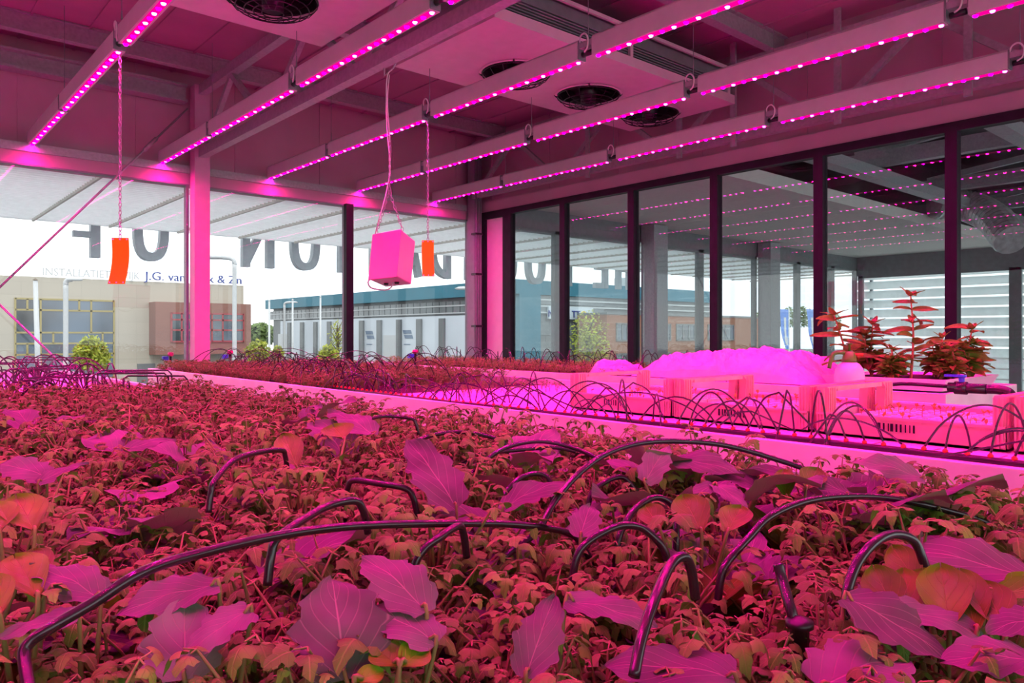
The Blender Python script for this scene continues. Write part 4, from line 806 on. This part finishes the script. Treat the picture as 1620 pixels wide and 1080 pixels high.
# ------------------------------------------------------------------ canopy with sign letters
t = thing('slatted_canopy', 'pale slatted sun canopy outside above the front windows', 'canopy', (6, 9.5, 1.5)); m_ = MB(); y = 7.62
while y < 11.5: m_.bx(-6, 18.5, y, y + .068, 1.53, 1.545); m_.bx(-6, 18.5, y, y + .010, 1.50, 1.53); y += .11
m_.build('slats', 'deck', t)
for i in range(28): x = -6 + .93 + .905 * i - .03 + .0 ; x = 1.74 - 8 * .905 + .905 * i; MB().bx(x - .012, x + .012, 7.55, 11.5, 1.475, 1.515).build('joist', 'joist', t)
MB().bx(-6, 18.5, 11.5, 11.56, 1.50, 1.62).build('front_edge', 'deck', t)
MB().bx(-6, 18.5, 11.56, 11.664, 1.52, 1.56).build('letter_rail', 'steel', t)
for x in (-4, 6.6, 17.6): MB().bx(x - .05, x + .05, 11.42, 11.52, 1.62, 2.9).bar((x, 7.5, 3.2), (x, 11.45, 1.7), .06, .06).build('stay', 'steel', t)
ZB, ZT, TH = 1.07, 2.03, .12
def glyph(ch, x, w_, y=11.66, dp=.12):
    m = MB(); sx = lambda u: x + (1 - u) * w_              # mirrored: letters face outwards
    cnt = [0]
    def bar2(u0, v0, u1, v1, th=TH):                       # v up 0..1
        a = Vector((sx(u0), 0, ZB + v0 * (ZT - ZB))); b = Vector((sx(u1), 0, ZB + v1 * (ZT - ZB))); d = (b - a).normalized(); n_ = Vector((d.z, 0, -d.x)) * th / 2
        q = [a - n_, b - n_, b + n_, a + n_]; cnt[0] += 1; o_ = cnt[0] * .003; m.add([p + Vector((0, y + o_, 0)) for p in q] + [p + Vector((0, y + dp - o_, 0)) for p in q], [(0, 1, 2, 3), (7, 6, 5, 4), (0, 4, 5, 1), (1, 5, 6, 2), (2, 6, 7, 3), (3, 7, 4, 0)])
    def ell(u0, u1, half=None):
        cx = (sx(u0) + sx(u1)) / 2; rx = abs(sx(u0) - sx(u1)) / 2; cz = (ZB + ZT) / 2; rz = (ZT - ZB) / 2; n = 28; ks = range(n + 1)
        def pt(rx_, rz_, k):
            th = 2 * PI * k / n; c, s_ = math.cos(th), math.sin(th); c = abs(c) ** .75 * (1 if c > 0 else -1); s_ = abs(s_) ** .75 * (1 if s_ > 0 else -1)
            if half == 'U' and s_ > 0: s_ = 1; c = 1 if th < PI / 2 or th > 1.5 * PI else -1
            return (cx + rx_ * c, cz + rz_ * s_)
        vs = []
        for k in range(n):
            for (a_, b_) in ((rx, rz), (rx - TH, rz - TH)):
                p_ = pt(a_, b_, k)
                for yy in (y, y + dp): vs.append((p_[0], yy, p_[1]))
        fs = []
        for k in range(n):
            if half == 'U' and 1 <= k < n // 2 - 1: continue
            a_, b_ = 4 * k, 4 * ((k + 1) % n); fs += [(a_, b_, b_ + 2, a_ + 2), (a_ + 1, a_ + 3, b_ + 3, b_ + 1), (a_, a_ + 1, b_ + 1, b_), (a_ + 2, b_ + 2, b_ + 3, a_ + 3)]
        m.add(vs, fs)
    h = TH / 2 / w_; v = TH / 2 / (ZT - ZB)
    if ch == 'F': bar2(h, 0, h, 1); bar2(0, 1 - v, 1, 1 - v); bar2(0, .33, .9, .33, .08)
    elif ch == 'E': bar2(h, 0, h, 1); bar2(0, 1 - v, 1, 1 - v); bar2(0, .5, .9, .5); bar2(0, v, 1, v)
    elif ch == 'H': bar2(h, 0, h, 1); bar2(1 - h, 0, 1 - h, 1); bar2(0, .5, 1, .5)
    elif ch == 'N': bar2(h, 0, h, 1); bar2(1 - h, 0, 1 - h, 1); bar2(h, 1 - v, 1 - h, v, TH * .95)
    elif ch == 'I': bar2(.5, 0, .5, 1)
    elif ch == 'T': bar2(.5, 0, .5, 1); bar2(0, 1 - v, 1, 1 - v)
    elif ch == 'A': bar2(h, 0, .5, 1); bar2(1 - h, 0, .5, 1); bar2(.22, .28, .78, .28)
    elif ch == 'U': bar2(h, .4, h, 1); bar2(1 - h, .4, 1 - h, 1); ell(0, 1, 'U')
    elif ch == 'O': ell(0, 1)
    elif ch == 'D':
        bar2(h, 0, h, 1); n = 16; vs = []
        for k in range(n + 1):
            th = -PI / 2 + PI * k / n; c = math.cos(th) ** .8 if math.cos(th) > 0 else 0; s_ = math.sin(th)
            for (a_, b_) in ((1, 1), (1 - TH / w_, 1 - 2 * TH / (ZT - ZB))):
                for yy in (y, y + dp): vs.append((sx(.02 + (a_ - .02) * c), yy, (ZB + ZT) / 2 + b_ * s_ * (ZT - ZB) / 2))
        m.add(vs, [f for k in range(n) for f in ((4 * k, 4 * k + 4, 4 * k + 6, 4 * k + 2), (4 * k + 1, 4 * k + 3, 4 * k + 7, 4 * k + 5), (4 * k, 4 * k + 1, 4 * k + 5, 4 * k + 4), (4 * k + 2, 4 * k + 6, 4 * k + 7, 4 * k + 3))])
    return m
words = [('F', 2.20, .37, 'leftmost'), ('O', 3.00, .48, 'second from the left'), ('N', 4.58, .52, 'right of the square column'), ('O', 5.39, .51, 'left of the window mullion'), ('I', 6.24, .16, 'just right of the window mullion'), ('T', 6.72, .46, 'hidden behind the pink box'), ('A', 7.42, .56, 'between pink box and orange card'), ('D', 8.18, .46, 'right of the small orange card'),
         ('N', 9.02, .5, 'behind the corner column'), ('U', 9.84, .5, 'first one seen through the partition'), ('O', 10.63, .53, 'second one seen through the partition'), ('F', 11.56, .41, 'seen past the first partition mullion'), ('E', 12.74, .43, 'in the second partition pane'), ('H', 13.52, .50, 'right of the letter E'), ('T', 14.42, .46, 'rightmost')]
for ch, x, w_, pos in words: tag(glyph(ch, x, w_).build('sign_letter', 'letter'), 'large grey mirrored letter %s at the canopy edge, %s' % (ch, pos), 'sign letter', 'grey letters along the canopy edge')

# ------------------------------------------------------------------ street outside
G = -5.2
gr = MB().bx(-150, 260, 7.6, 240, G - .3, G); o = tag(gr.build('ground_outside', 'ground'), 'grey paved ground of the street and car parks outside', 'ground', kind='structure')
Y1 = 60
def wall_building(t): pass
zr = .0658 * Y1
t = thing('office_building', 'beige stone office building with ochre-framed windows and a red brick bay', 'building', (5, Y1 + 7, G))
MB().uvbox(-30, 23.6, Y1, Y1 + 14, G, zr).build('wall', 'beige', t)
def win_grid(parent, x0, x1, y, zs, xs, fm, depth=.08, gm='dglass'):
    f = MB().bx(x0, x1, y - .04, y - .02, zs[0], zs[-1]).build('window_pane', gm, parent); fr = MB(); w2 = .06
    for x in (x0, x1): fr.bx(x - w2, x + w2, y - depth, y, zs[0] - w2, zs[-1] + w2)
    for z in zs: fr.bx(x0, x1, y - depth, y, z - w2, z + w2)
    for (x, a, b) in xs: fr.bx(x - w2, x + w2, y - depth, y, a, b)
    fr.build('window_frame', fm, parent)
def fx(px, Y=Y1): return at_y(px, 500, Y).x
def fz(px, py, Y=Y1): return at_y(px, py, Y).z
zs = [fz(100, y_) for y_ in (600, 560, 543, 526, 491, 474)]
xs = [(fx(43), zs[-2], zs[-1]), (fx(64), zs[0], zs[-1]), (fx(125), zs[-2], zs[-1]), (fx(144), zs[3], zs[-1]), (fx(84), zs[2], zs[3]), (fx(162), zs[1], zs[3]), (fx(43), zs[1], zs[2]), (fx(104), zs[3], zs[-2])]
win_grid(t, fx(24), fx(180), Y1, zs, xs, 'gold')
yb = Y1 - 1.6; bx0, bx1 = fx(246, yb), fx(397, yb); bz0, bz1 = fz(320, 560, yb), fz(320, 479, yb)
MB().uvbox(bx0, bx1, yb, Y1, bz0, bz1).build('brick_bay', 'rbrick', t)
for a, b in ((271, 385),): win_grid(t, fx(a, yb), fx(b, yb), yb, [fz(320, 540, yb), fz(320, 522, yb), fz(320, 506, yb), fz(320, 496, yb)], [(fx(q, yb), fz(320, 540, yb), fz(320, 496, yb)) for q in (287, 303, 335, 352, 368)], 'rframe')
MB().bx(fx(217), fx(245), Y1 - .1, Y1, G, fz(230, 575)).build('loading_door', 'hall', t)
fr_ = lambda px: Matrix.Translation((fx(px) - t.location.x, Y1 - .1 - t.location.y, zr + .12 - (t.location.z - Z0))) @ Matrix.Rotation(PI / 2, 4, 'X')
text_mesh('rooftop_lettering', 'J.G. van', 1.05, 'bluetxt', t, fr_(229) @ Matrix.Diagonal((.90, .85, 1, 1)), .06)
text_mesh('rooftop_lettering', 'k & Zn', 1.05, 'bluetxt', t, fr_(328) @ Matrix.Diagonal((.92, .85, 1, 1)), .06)
text_mesh('rooftop_lettering', 'INSTALLATIETIJ WIJK', .95, 'pole', t, fr_(66) @ Matrix.Diagonal((.70, .8, 1, 1)), .04)
# teal-roofed hall, long side facing us
XH = 36; ya, yb2 = 40.5, 84.5; zt = .111 * XH
t = thing('warehouse_hall', 'long grey warehouse with teal roof edge and pale loading bays', 'building', (XH + 8, 62, G))
MB().bx(XH + .6, XH + 24.5, ya + .3, yb2 - .4, G, zt - .2).build('wall', 'hall', t); MB().bx(XH - .2, XH + 25, ya, yb2, zt - 1.05, zt).build('roof_edge', 'teal', t)
MB().bx(XH + .1, XH + 2.2, ya - .02, ya + 3.2, G, zt - 1.05).build('teal_pillar', 'teal', t)
def hz(px, py): return at_x(px, py, XH).z
def hy(px): return at_x(px, 529, XH).y
zb = hz(650, 501); f = MB()
for k_ in range(46): y_ = ya + 1 + k_ * .95; f.bx(XH + .5, XH + .6, y_, y_ + .85, hz(650, 497), zt - 1.3)
f.build('upper_glazing', 'haze', t); MB().bx(XH + .42, XH + .5, ya, yb2, hz(650, 486) - .07, hz(650, 486) + .05).bx(XH + .42, XH + .5, ya, yb2, hz(650, 497) - .05, hz(650, 497) + .05).build('rail', 'pole', t)
MB().bx(XH + .3, XH + .6, ya + 3.4, yb2 - 3, G, zb).build('loading_bay_wall', 'panelw', t)
for px_ in (455, 475, 496, 518, 569, 597, 628, 660, 696): y_ = hy(px_); box(XH + .1, XH + .3, y_ - .35, y_ + .35, G, zb - .2).build('dock_pillar', 'hall', t)
for a, b in ((437, 451), (603, 625)): box(XH + .22, XH + .3, hy(b), hy(a), G, hz(600, 530) if a > 500 else hz(445, 528)).build('dock_door', 'pole', t)
def hall_txt(s_, px, py, size, m):
    p_ = at_x(px, py, XH + .26); fr = Matrix.Translation((XH + .26 - t.location.x, p_.y - t.location.y, p_.z - (t.location.z - Z0))) @ Matrix.Rotation(-PI / 2, 4, 'Z') @ Matrix.Rotation(PI / 2, 4, 'X'); text_mesh('bay_lettering', s_, size, m, t, fr, .03)
for px_, py_ in ((584, 528), (644, 527)):            # unreadable two-line logos on the bay panels
    c_ = at_x(px_, py_, XH + .27); lg = MB()
    for k_ in range(2): lg.add([(XH + .27 + dx, c_.y + yy - k_ * .22, c_.z + .12 - k_ * .42 + zz) for dx in (0, .02) for yy, zz in ((.72, .16), (-.55, .16), (-.72, -.16), (.55, -.16))], [(0, 1, 2, 3), (7, 6, 5, 4), (0, 4, 5, 1), (1, 5, 6, 2), (2, 6, 7, 3), (3, 7, 4, 0)])
    lg.bx(XH + .27, XH + .29, c_.y - .5, c_.y + .5, c_.z - 1.0, c_.z - .93); lg.build('bay_logo', 'logoblue', t)
# far wing and brick building
YG = ya + .28
MB().bx(XH + 3.0, XH + 24.5, YG - .02, YG, G, fz(1000, 470, YG)).build('end_wall', 'hall', t)
for z_ in (472, 480, 489, 498): MB().bx(at_y(822, 500, YG).x, at_y(1140, 500, YG).x, YG - .12, YG - .02, fz(1000, z_, YG) - .05, fz(1000, z_, YG) + .06).build('white_band', 'pole', t)
for z0_, z1_ in ((486, 474), (500, 490), (530, 510), (560, 540)): MB().bx(at_y(840, 500, YG).x, at_y(955, 500, YG).x, YG - .07, YG - .03, fz(1000, z0_, YG), fz(1000, z1_, YG)).build('window_band', 'haze', t)
sg = MB().bx(at_y(864, 500, YG).x, at_y(934, 500, YG).x, YG - .3, YG - .12, fz(900, 505, YG), fz(900, 486, YG)).build('sign_board', 'panelw', t)
for s_, px_, m_ in (('N', 867, 'bluetxt'), ('TT', 905, 'bluetxt'), ('O', 919, 'yellow')):
    fr = Matrix.Translation((at_y(px_, 500, YG - .34).x - t.location.x, YG - .34 - t.location.y, fz(900, 502, YG) - (t.location.z - Z0))) @ Matrix.Rotation(PI / 2, 4, 'X'); text_mesh('sign_lettering', s_, .75, m_, t, fr, .03)
MB().bx(at_y(1068, 450, YG).x - 3, at_y(1083, 450, YG).x - 3, YG + 3, YG + 4.5, zt - .1, zt + 1.1).build('roof_vent', 'pole', t)
YB = 37
t = thing('brick_building', 'orange brick building with grouped windows seen through the partition', 'building', (52, YB + 4, G)); zb = .040 * YB
MB().uvbox(at_y(960, 500, YB).x, at_y(1226, 500, YB).x, YB, YB + 3, G, zb).build('wall', 'brick', t); MB().bx(at_y(960, 500, YB).x - .05, at_y(1226, 500, YB).x + .05, YB - .05, YB + 3, zb, zb + .15).build('roof_edge', 'hall', t)
for a, b in ((1032, 1060), (1070, 1098), (1120, 1160), (975, 1000)):
    x0, x1 = at_y(a, 500, YB).x, at_y(b, 500, YB).x
    for z0_, z1_ in ((538, 513), (585, 558)): win_grid(t, x0, x1, YB, [fz(1050, z0_, YB), fz(1050, z1_, YB)], [((x0 * (3 - k_) + x1 * k_) / 3, fz(1050, z0_, YB), fz(1050, z1_, YB)) for k_ in (1, 2)], 'hall')

def street_lamp(px, py, Y, h_dir, label, r=.08):
    p = at_y(px, py, Y); t = thing('street_lamp', label, 'street lamp', (p.x, p.y, G)); rt = Vector((.753, -.658, 0)) * h_dir
    MB().tube(arc_pts([(p.x, p.y, G), (p.x, p.y, p.z - 1.0), (p.x, p.y, p.z - .25), Vector((p.x, p.y, p.z - .05)) + rt * .12, Vector((p.x, p.y, p.z)) + rt * .5], 5), r, 10).build('pole', 'pole', t, True)
    MB().lathe([(.001, -.07), (.16, -.06), (.2, 0), (.12, .07), (.001, .09)], Vector((p.x, p.y, p.z)) + rt * .75, 14, Matrix.Rotation(math.atan2(rt.y, rt.x), 3, 'Z') @ Matrix.Diagonal((2.0, 1, 1))).build('lamp_head', 'pole', t, True)
street_lamp(371, 407, 28, -1, 'curved street lamp in front of the brick bay'); street_lamp(104, 442, 40, .55, 'street lamp in front of the ochre-framed windows', .11)
street_lamp(450, 478, 60, 1, 'street lamp near the far corner of the warehouse', .1)
p = at_y(703, 456, 26); street_lamp(760, 456, 26, -1, 'street lamp with white head beside the corner column')
def flagpole(px, py, Y, label):
    p = at_y(px, py, Y); t = thing('flagpole', label, 'flagpole', (p.x, p.y, G)); MB().tube([(p.x, p.y, G), (p.x, p.y, p.z)], [.1, .06], 10).build('pole', 'pole', t, True); MB().lathe([(.001, 0), (.09, .03), (.001, .12)], p, 10).build('finial', 'pole', t)
p = at_y(56, 444, 38); t = thing('flagpole', 'white leaning pole in front of the ochre-framed windows, left of the street lamp', 'flagpole', (p.x, p.y, G)); b = at_y(64, 600, 38); MB().tube([(b.x, b.y, G), p], [.13, .09], 10).build('pole', 'pole', t, True); MB().lathe([(.001, 0), (.12, .03), (.001, .12)], p, 10).build('finial', 'bark', t)
flagpole(426, 476, 50, 'white flagpole at the far corner of the warehouse'); flagpole(463, 475, 50, 'white flagpole second along the warehouse'); flagpole(507, 470, 50, 'white flagpole third along the warehouse')

def tree(px, py_top, py_bot, Y, wpx, label, m='crown', seed=1, n=900, leafs=.22, airy=0):
    rr = random.Random(seed); top = at_y(px, py_top, Y); bot = at_y(px, py_bot, Y); rad = wpx / 2 / 1188 * Y / ray(px).y; c = (top + bot) / 2; hz_ = (top.z - bot.z) / 2
    t = thing('tree', label, 'tree', (c.x, c.y, G)); tr = MB().tube(arc_pts([(c.x, c.y, G), (c.x + .05, c.y, (G + c.z) / 2), (c.x, c.y, c.z + hz_ * .5)], 5), .10, 8)
    for k in range(9):
        th = k * 2.4; b0 = Vector((c.x, c.y, c.z - hz_ * (.6 - k * .12))); tr.tube([b0, b0 + Vector((math.cos(th) * rad * .7, math.sin(th) * rad * .7, hz_ * .45))], [.05, .02], 5)
    tr.build('trunk', 'bark', t, True); lf = MB()
    for k in range(n):
        d = Vector((rr.gauss(0, 1), rr.gauss(0, 1), rr.gauss(0, 1))).normalized() * (rr.random() ** (.33 if not airy else .6)); u = (d.z + 1) / 2; q = Vector((d.x * rad * (1.1 - .35 * u), d.y * rad * (1.1 - .35 * u), d.z * hz_)) * (1 + .18 * noise.noise(d * 2.5 + Vector((seed, 0, 0)))); p = c + q
        a = Vector((rr.uniform(-1, 1), rr.uniform(-1, 1), rr.uniform(-1, 1))).normalized() * leafs; b = a.orthogonal().normalized() * leafs * .6; lf.add([p - a, p + b, p + a, p - b], [(0, 1, 2, 3)])
    lf.build('crown', m, t)['kind'] = 'stuff'; return t
tree(145, 531, 588, 42, 56, 'round yellow-green street tree before the ochre-framed windows', seed=1, n=1400, leafs=.11)
tree(408, 537, 580, 45, 46, 'low bright green tree left of the warehouse bays', seed=2, n=1000, leafs=.12)
tree(520, 545, 580, 38, 36, 'small round bright green bush-like tree below the warehouse', seed=3, n=800, leafs=.10)
tree(534, 500, 575, 44, 34, 'slender sparse young tree by the warehouse bays', seed=4, n=500, leafs=.07, airy=1)
tree(930, 490, 590, 26, 78, 'feathery yellow-green tree seen through the partition', seed=5, n=1500, leafs=.08, airy=1)
tree(440, 545, 570, 46, 20, 'small bright shrub tree beside the low bright green tree', seed=7, n=300, leafs=.1)
for k_, (px_, a, b, w2) in enumerate(((412, 511, 545, 60), (1215, 490, 520, 50), (1260, 484, 520, 70), (1300, 488, 520, 60))): tree(px_, a, b, 110, w2, 'distant hazy green tree on the skyline, %s' % ('left of the warehouse', 'beside the brick building', 'behind the blue banners', 'right of the blue banners')[k_], 'crown2', 20 + k_, 900, .5)
for k_, px_ in enumerate((1233, 1276)):
    Y_ = 20 + 2 * k_; p = at_y(px_, 489, Y_); q = at_y(px_ + 15, 489, Y_); z1 = at_y(px_ + 8, 552, Y_).z; t = thing('banner_flag', 'tall blue banner flag outside, %s' % ('left one of two', 'right one of two')[k_], 'banner', (p.x, p.y, G)); MB().tube([(q.x, q.y, G), (q.x, q.y, q.z + .05)], .04, 8).build('pole', 'pole', t, True)
    n = 10; vs = []
    for i in range(n + 1):
        u = i / n; z_ = p.z + (z1 - p.z) * u; sh = .18 * u * (q.x - p.x) + .03 * math.sin(u * 7); e = q.x + (0 if u < .7 else 0)
        for yy in (0, .012): vs += [(p.x + sh * 3, p.y + yy + .05 * math.sin(u * 5), z_), (q.x + sh * .2, q.y + yy, z_)]
    mb = MB(); mb.add(vs, [f for i in range(n) for f in ((4 * i, 4 * i + 1, 4 * i + 5, 4 * i + 4), (4 * i + 2, 4 * i + 6, 4 * i + 7, 4 * i + 3), (4 * i, 4 * i + 4, 4 * i + 6, 4 * i + 2), (4 * i + 1, 4 * i + 3, 4 * i + 7, 4 * i + 5))]); mb.build('banner', 'flag', t)
    st_ = MB()
    for i in range(2, 9):
        def mid(j, w2_): a_, b_ = Vector(vs[4 * j]), Vector(vs[4 * j + 1]); return a_.lerp(b_, .5 - w2_), a_.lerp(b_, .5 + w2_)
        ww = .12 if i < 7 else .25; a1, b1 = mid(i, ww); a2, b2 = mid(i + 1, ww); o_ = Vector((0, -.012, 0)); st_.add([a1 + o_, b1 + o_, b2 + o_, a2 + o_, a1 + o_ / 3, b1 + o_ / 3, b2 + o_ / 3, a2 + o_ / 3], [(0, 3, 2, 1), (4, 5, 6, 7), (0, 1, 5, 4), (1, 2, 6, 5), (2, 3, 7, 6), (3, 0, 4, 7)])
    st_.build('white_print', 'pole', t)
def car(px, Y, rz, m, label):
    p = at_y(px, 560, Y); t = thing('parked_car', label, 'car', (p.x, p.y, G), None, rz)
    prof = [(-2.1, .35), (-2.15, .75), (-1.9, .95), (-1.35, 1.0), (-.75, 1.42), (.55, 1.46), (1.25, 1.02), (1.95, .9), (2.15, .7), (2.12, .35)]
    b = MB(); n = len(prof); b.add([(x, -.82 if z < 1.1 else -.62, z) for x, z in prof] + [(x, .82 if z < 1.1 else .62, z) for x, z in prof], [tuple(range(n))[::-1], tuple(n + i for i in range(n))] + [(i, (i + 1) % n, n + (i + 1) % n, n + i) for i in range(n)]); b.build('body', m, t, local=True, bevel=.05)
    MB().add([], []) ; g = MB(); g.box((-.1, 0, 1.22), (1.5, 1.5, .3)); g.build('windows', 'dglass', t, local=True)
    for x in (-1.3, 1.3):
        for y_ in (-.8, .8): MB().lathe([(.001, -.1), (.32, -.1), (.34, 0), (.32, .1), (.001, .1)], (x, y_, .33), 16, Matrix.Rotation(PI / 2, 3, 'X')).build('wheel', 'tyre', t, True, local=True)
car(228, 46, .1, 'car', 'grey car parked behind the corner of the middle bed'); car(600, 36, 1.2, 'pole', 'white car parked below the loading bays'); car(1260, 30, .2, 'car', 'silver car parked below the blue banners'); car(1235, 42, .2, 'blue', 'blue car parked farther off below the blue banners')

# drop the unplaced plant prototypes
for p in cel + cab + spo:
    for c in KIDS[p.name]: bpy.data.objects.remove(c)
    bpy.data.objects.remove(p)
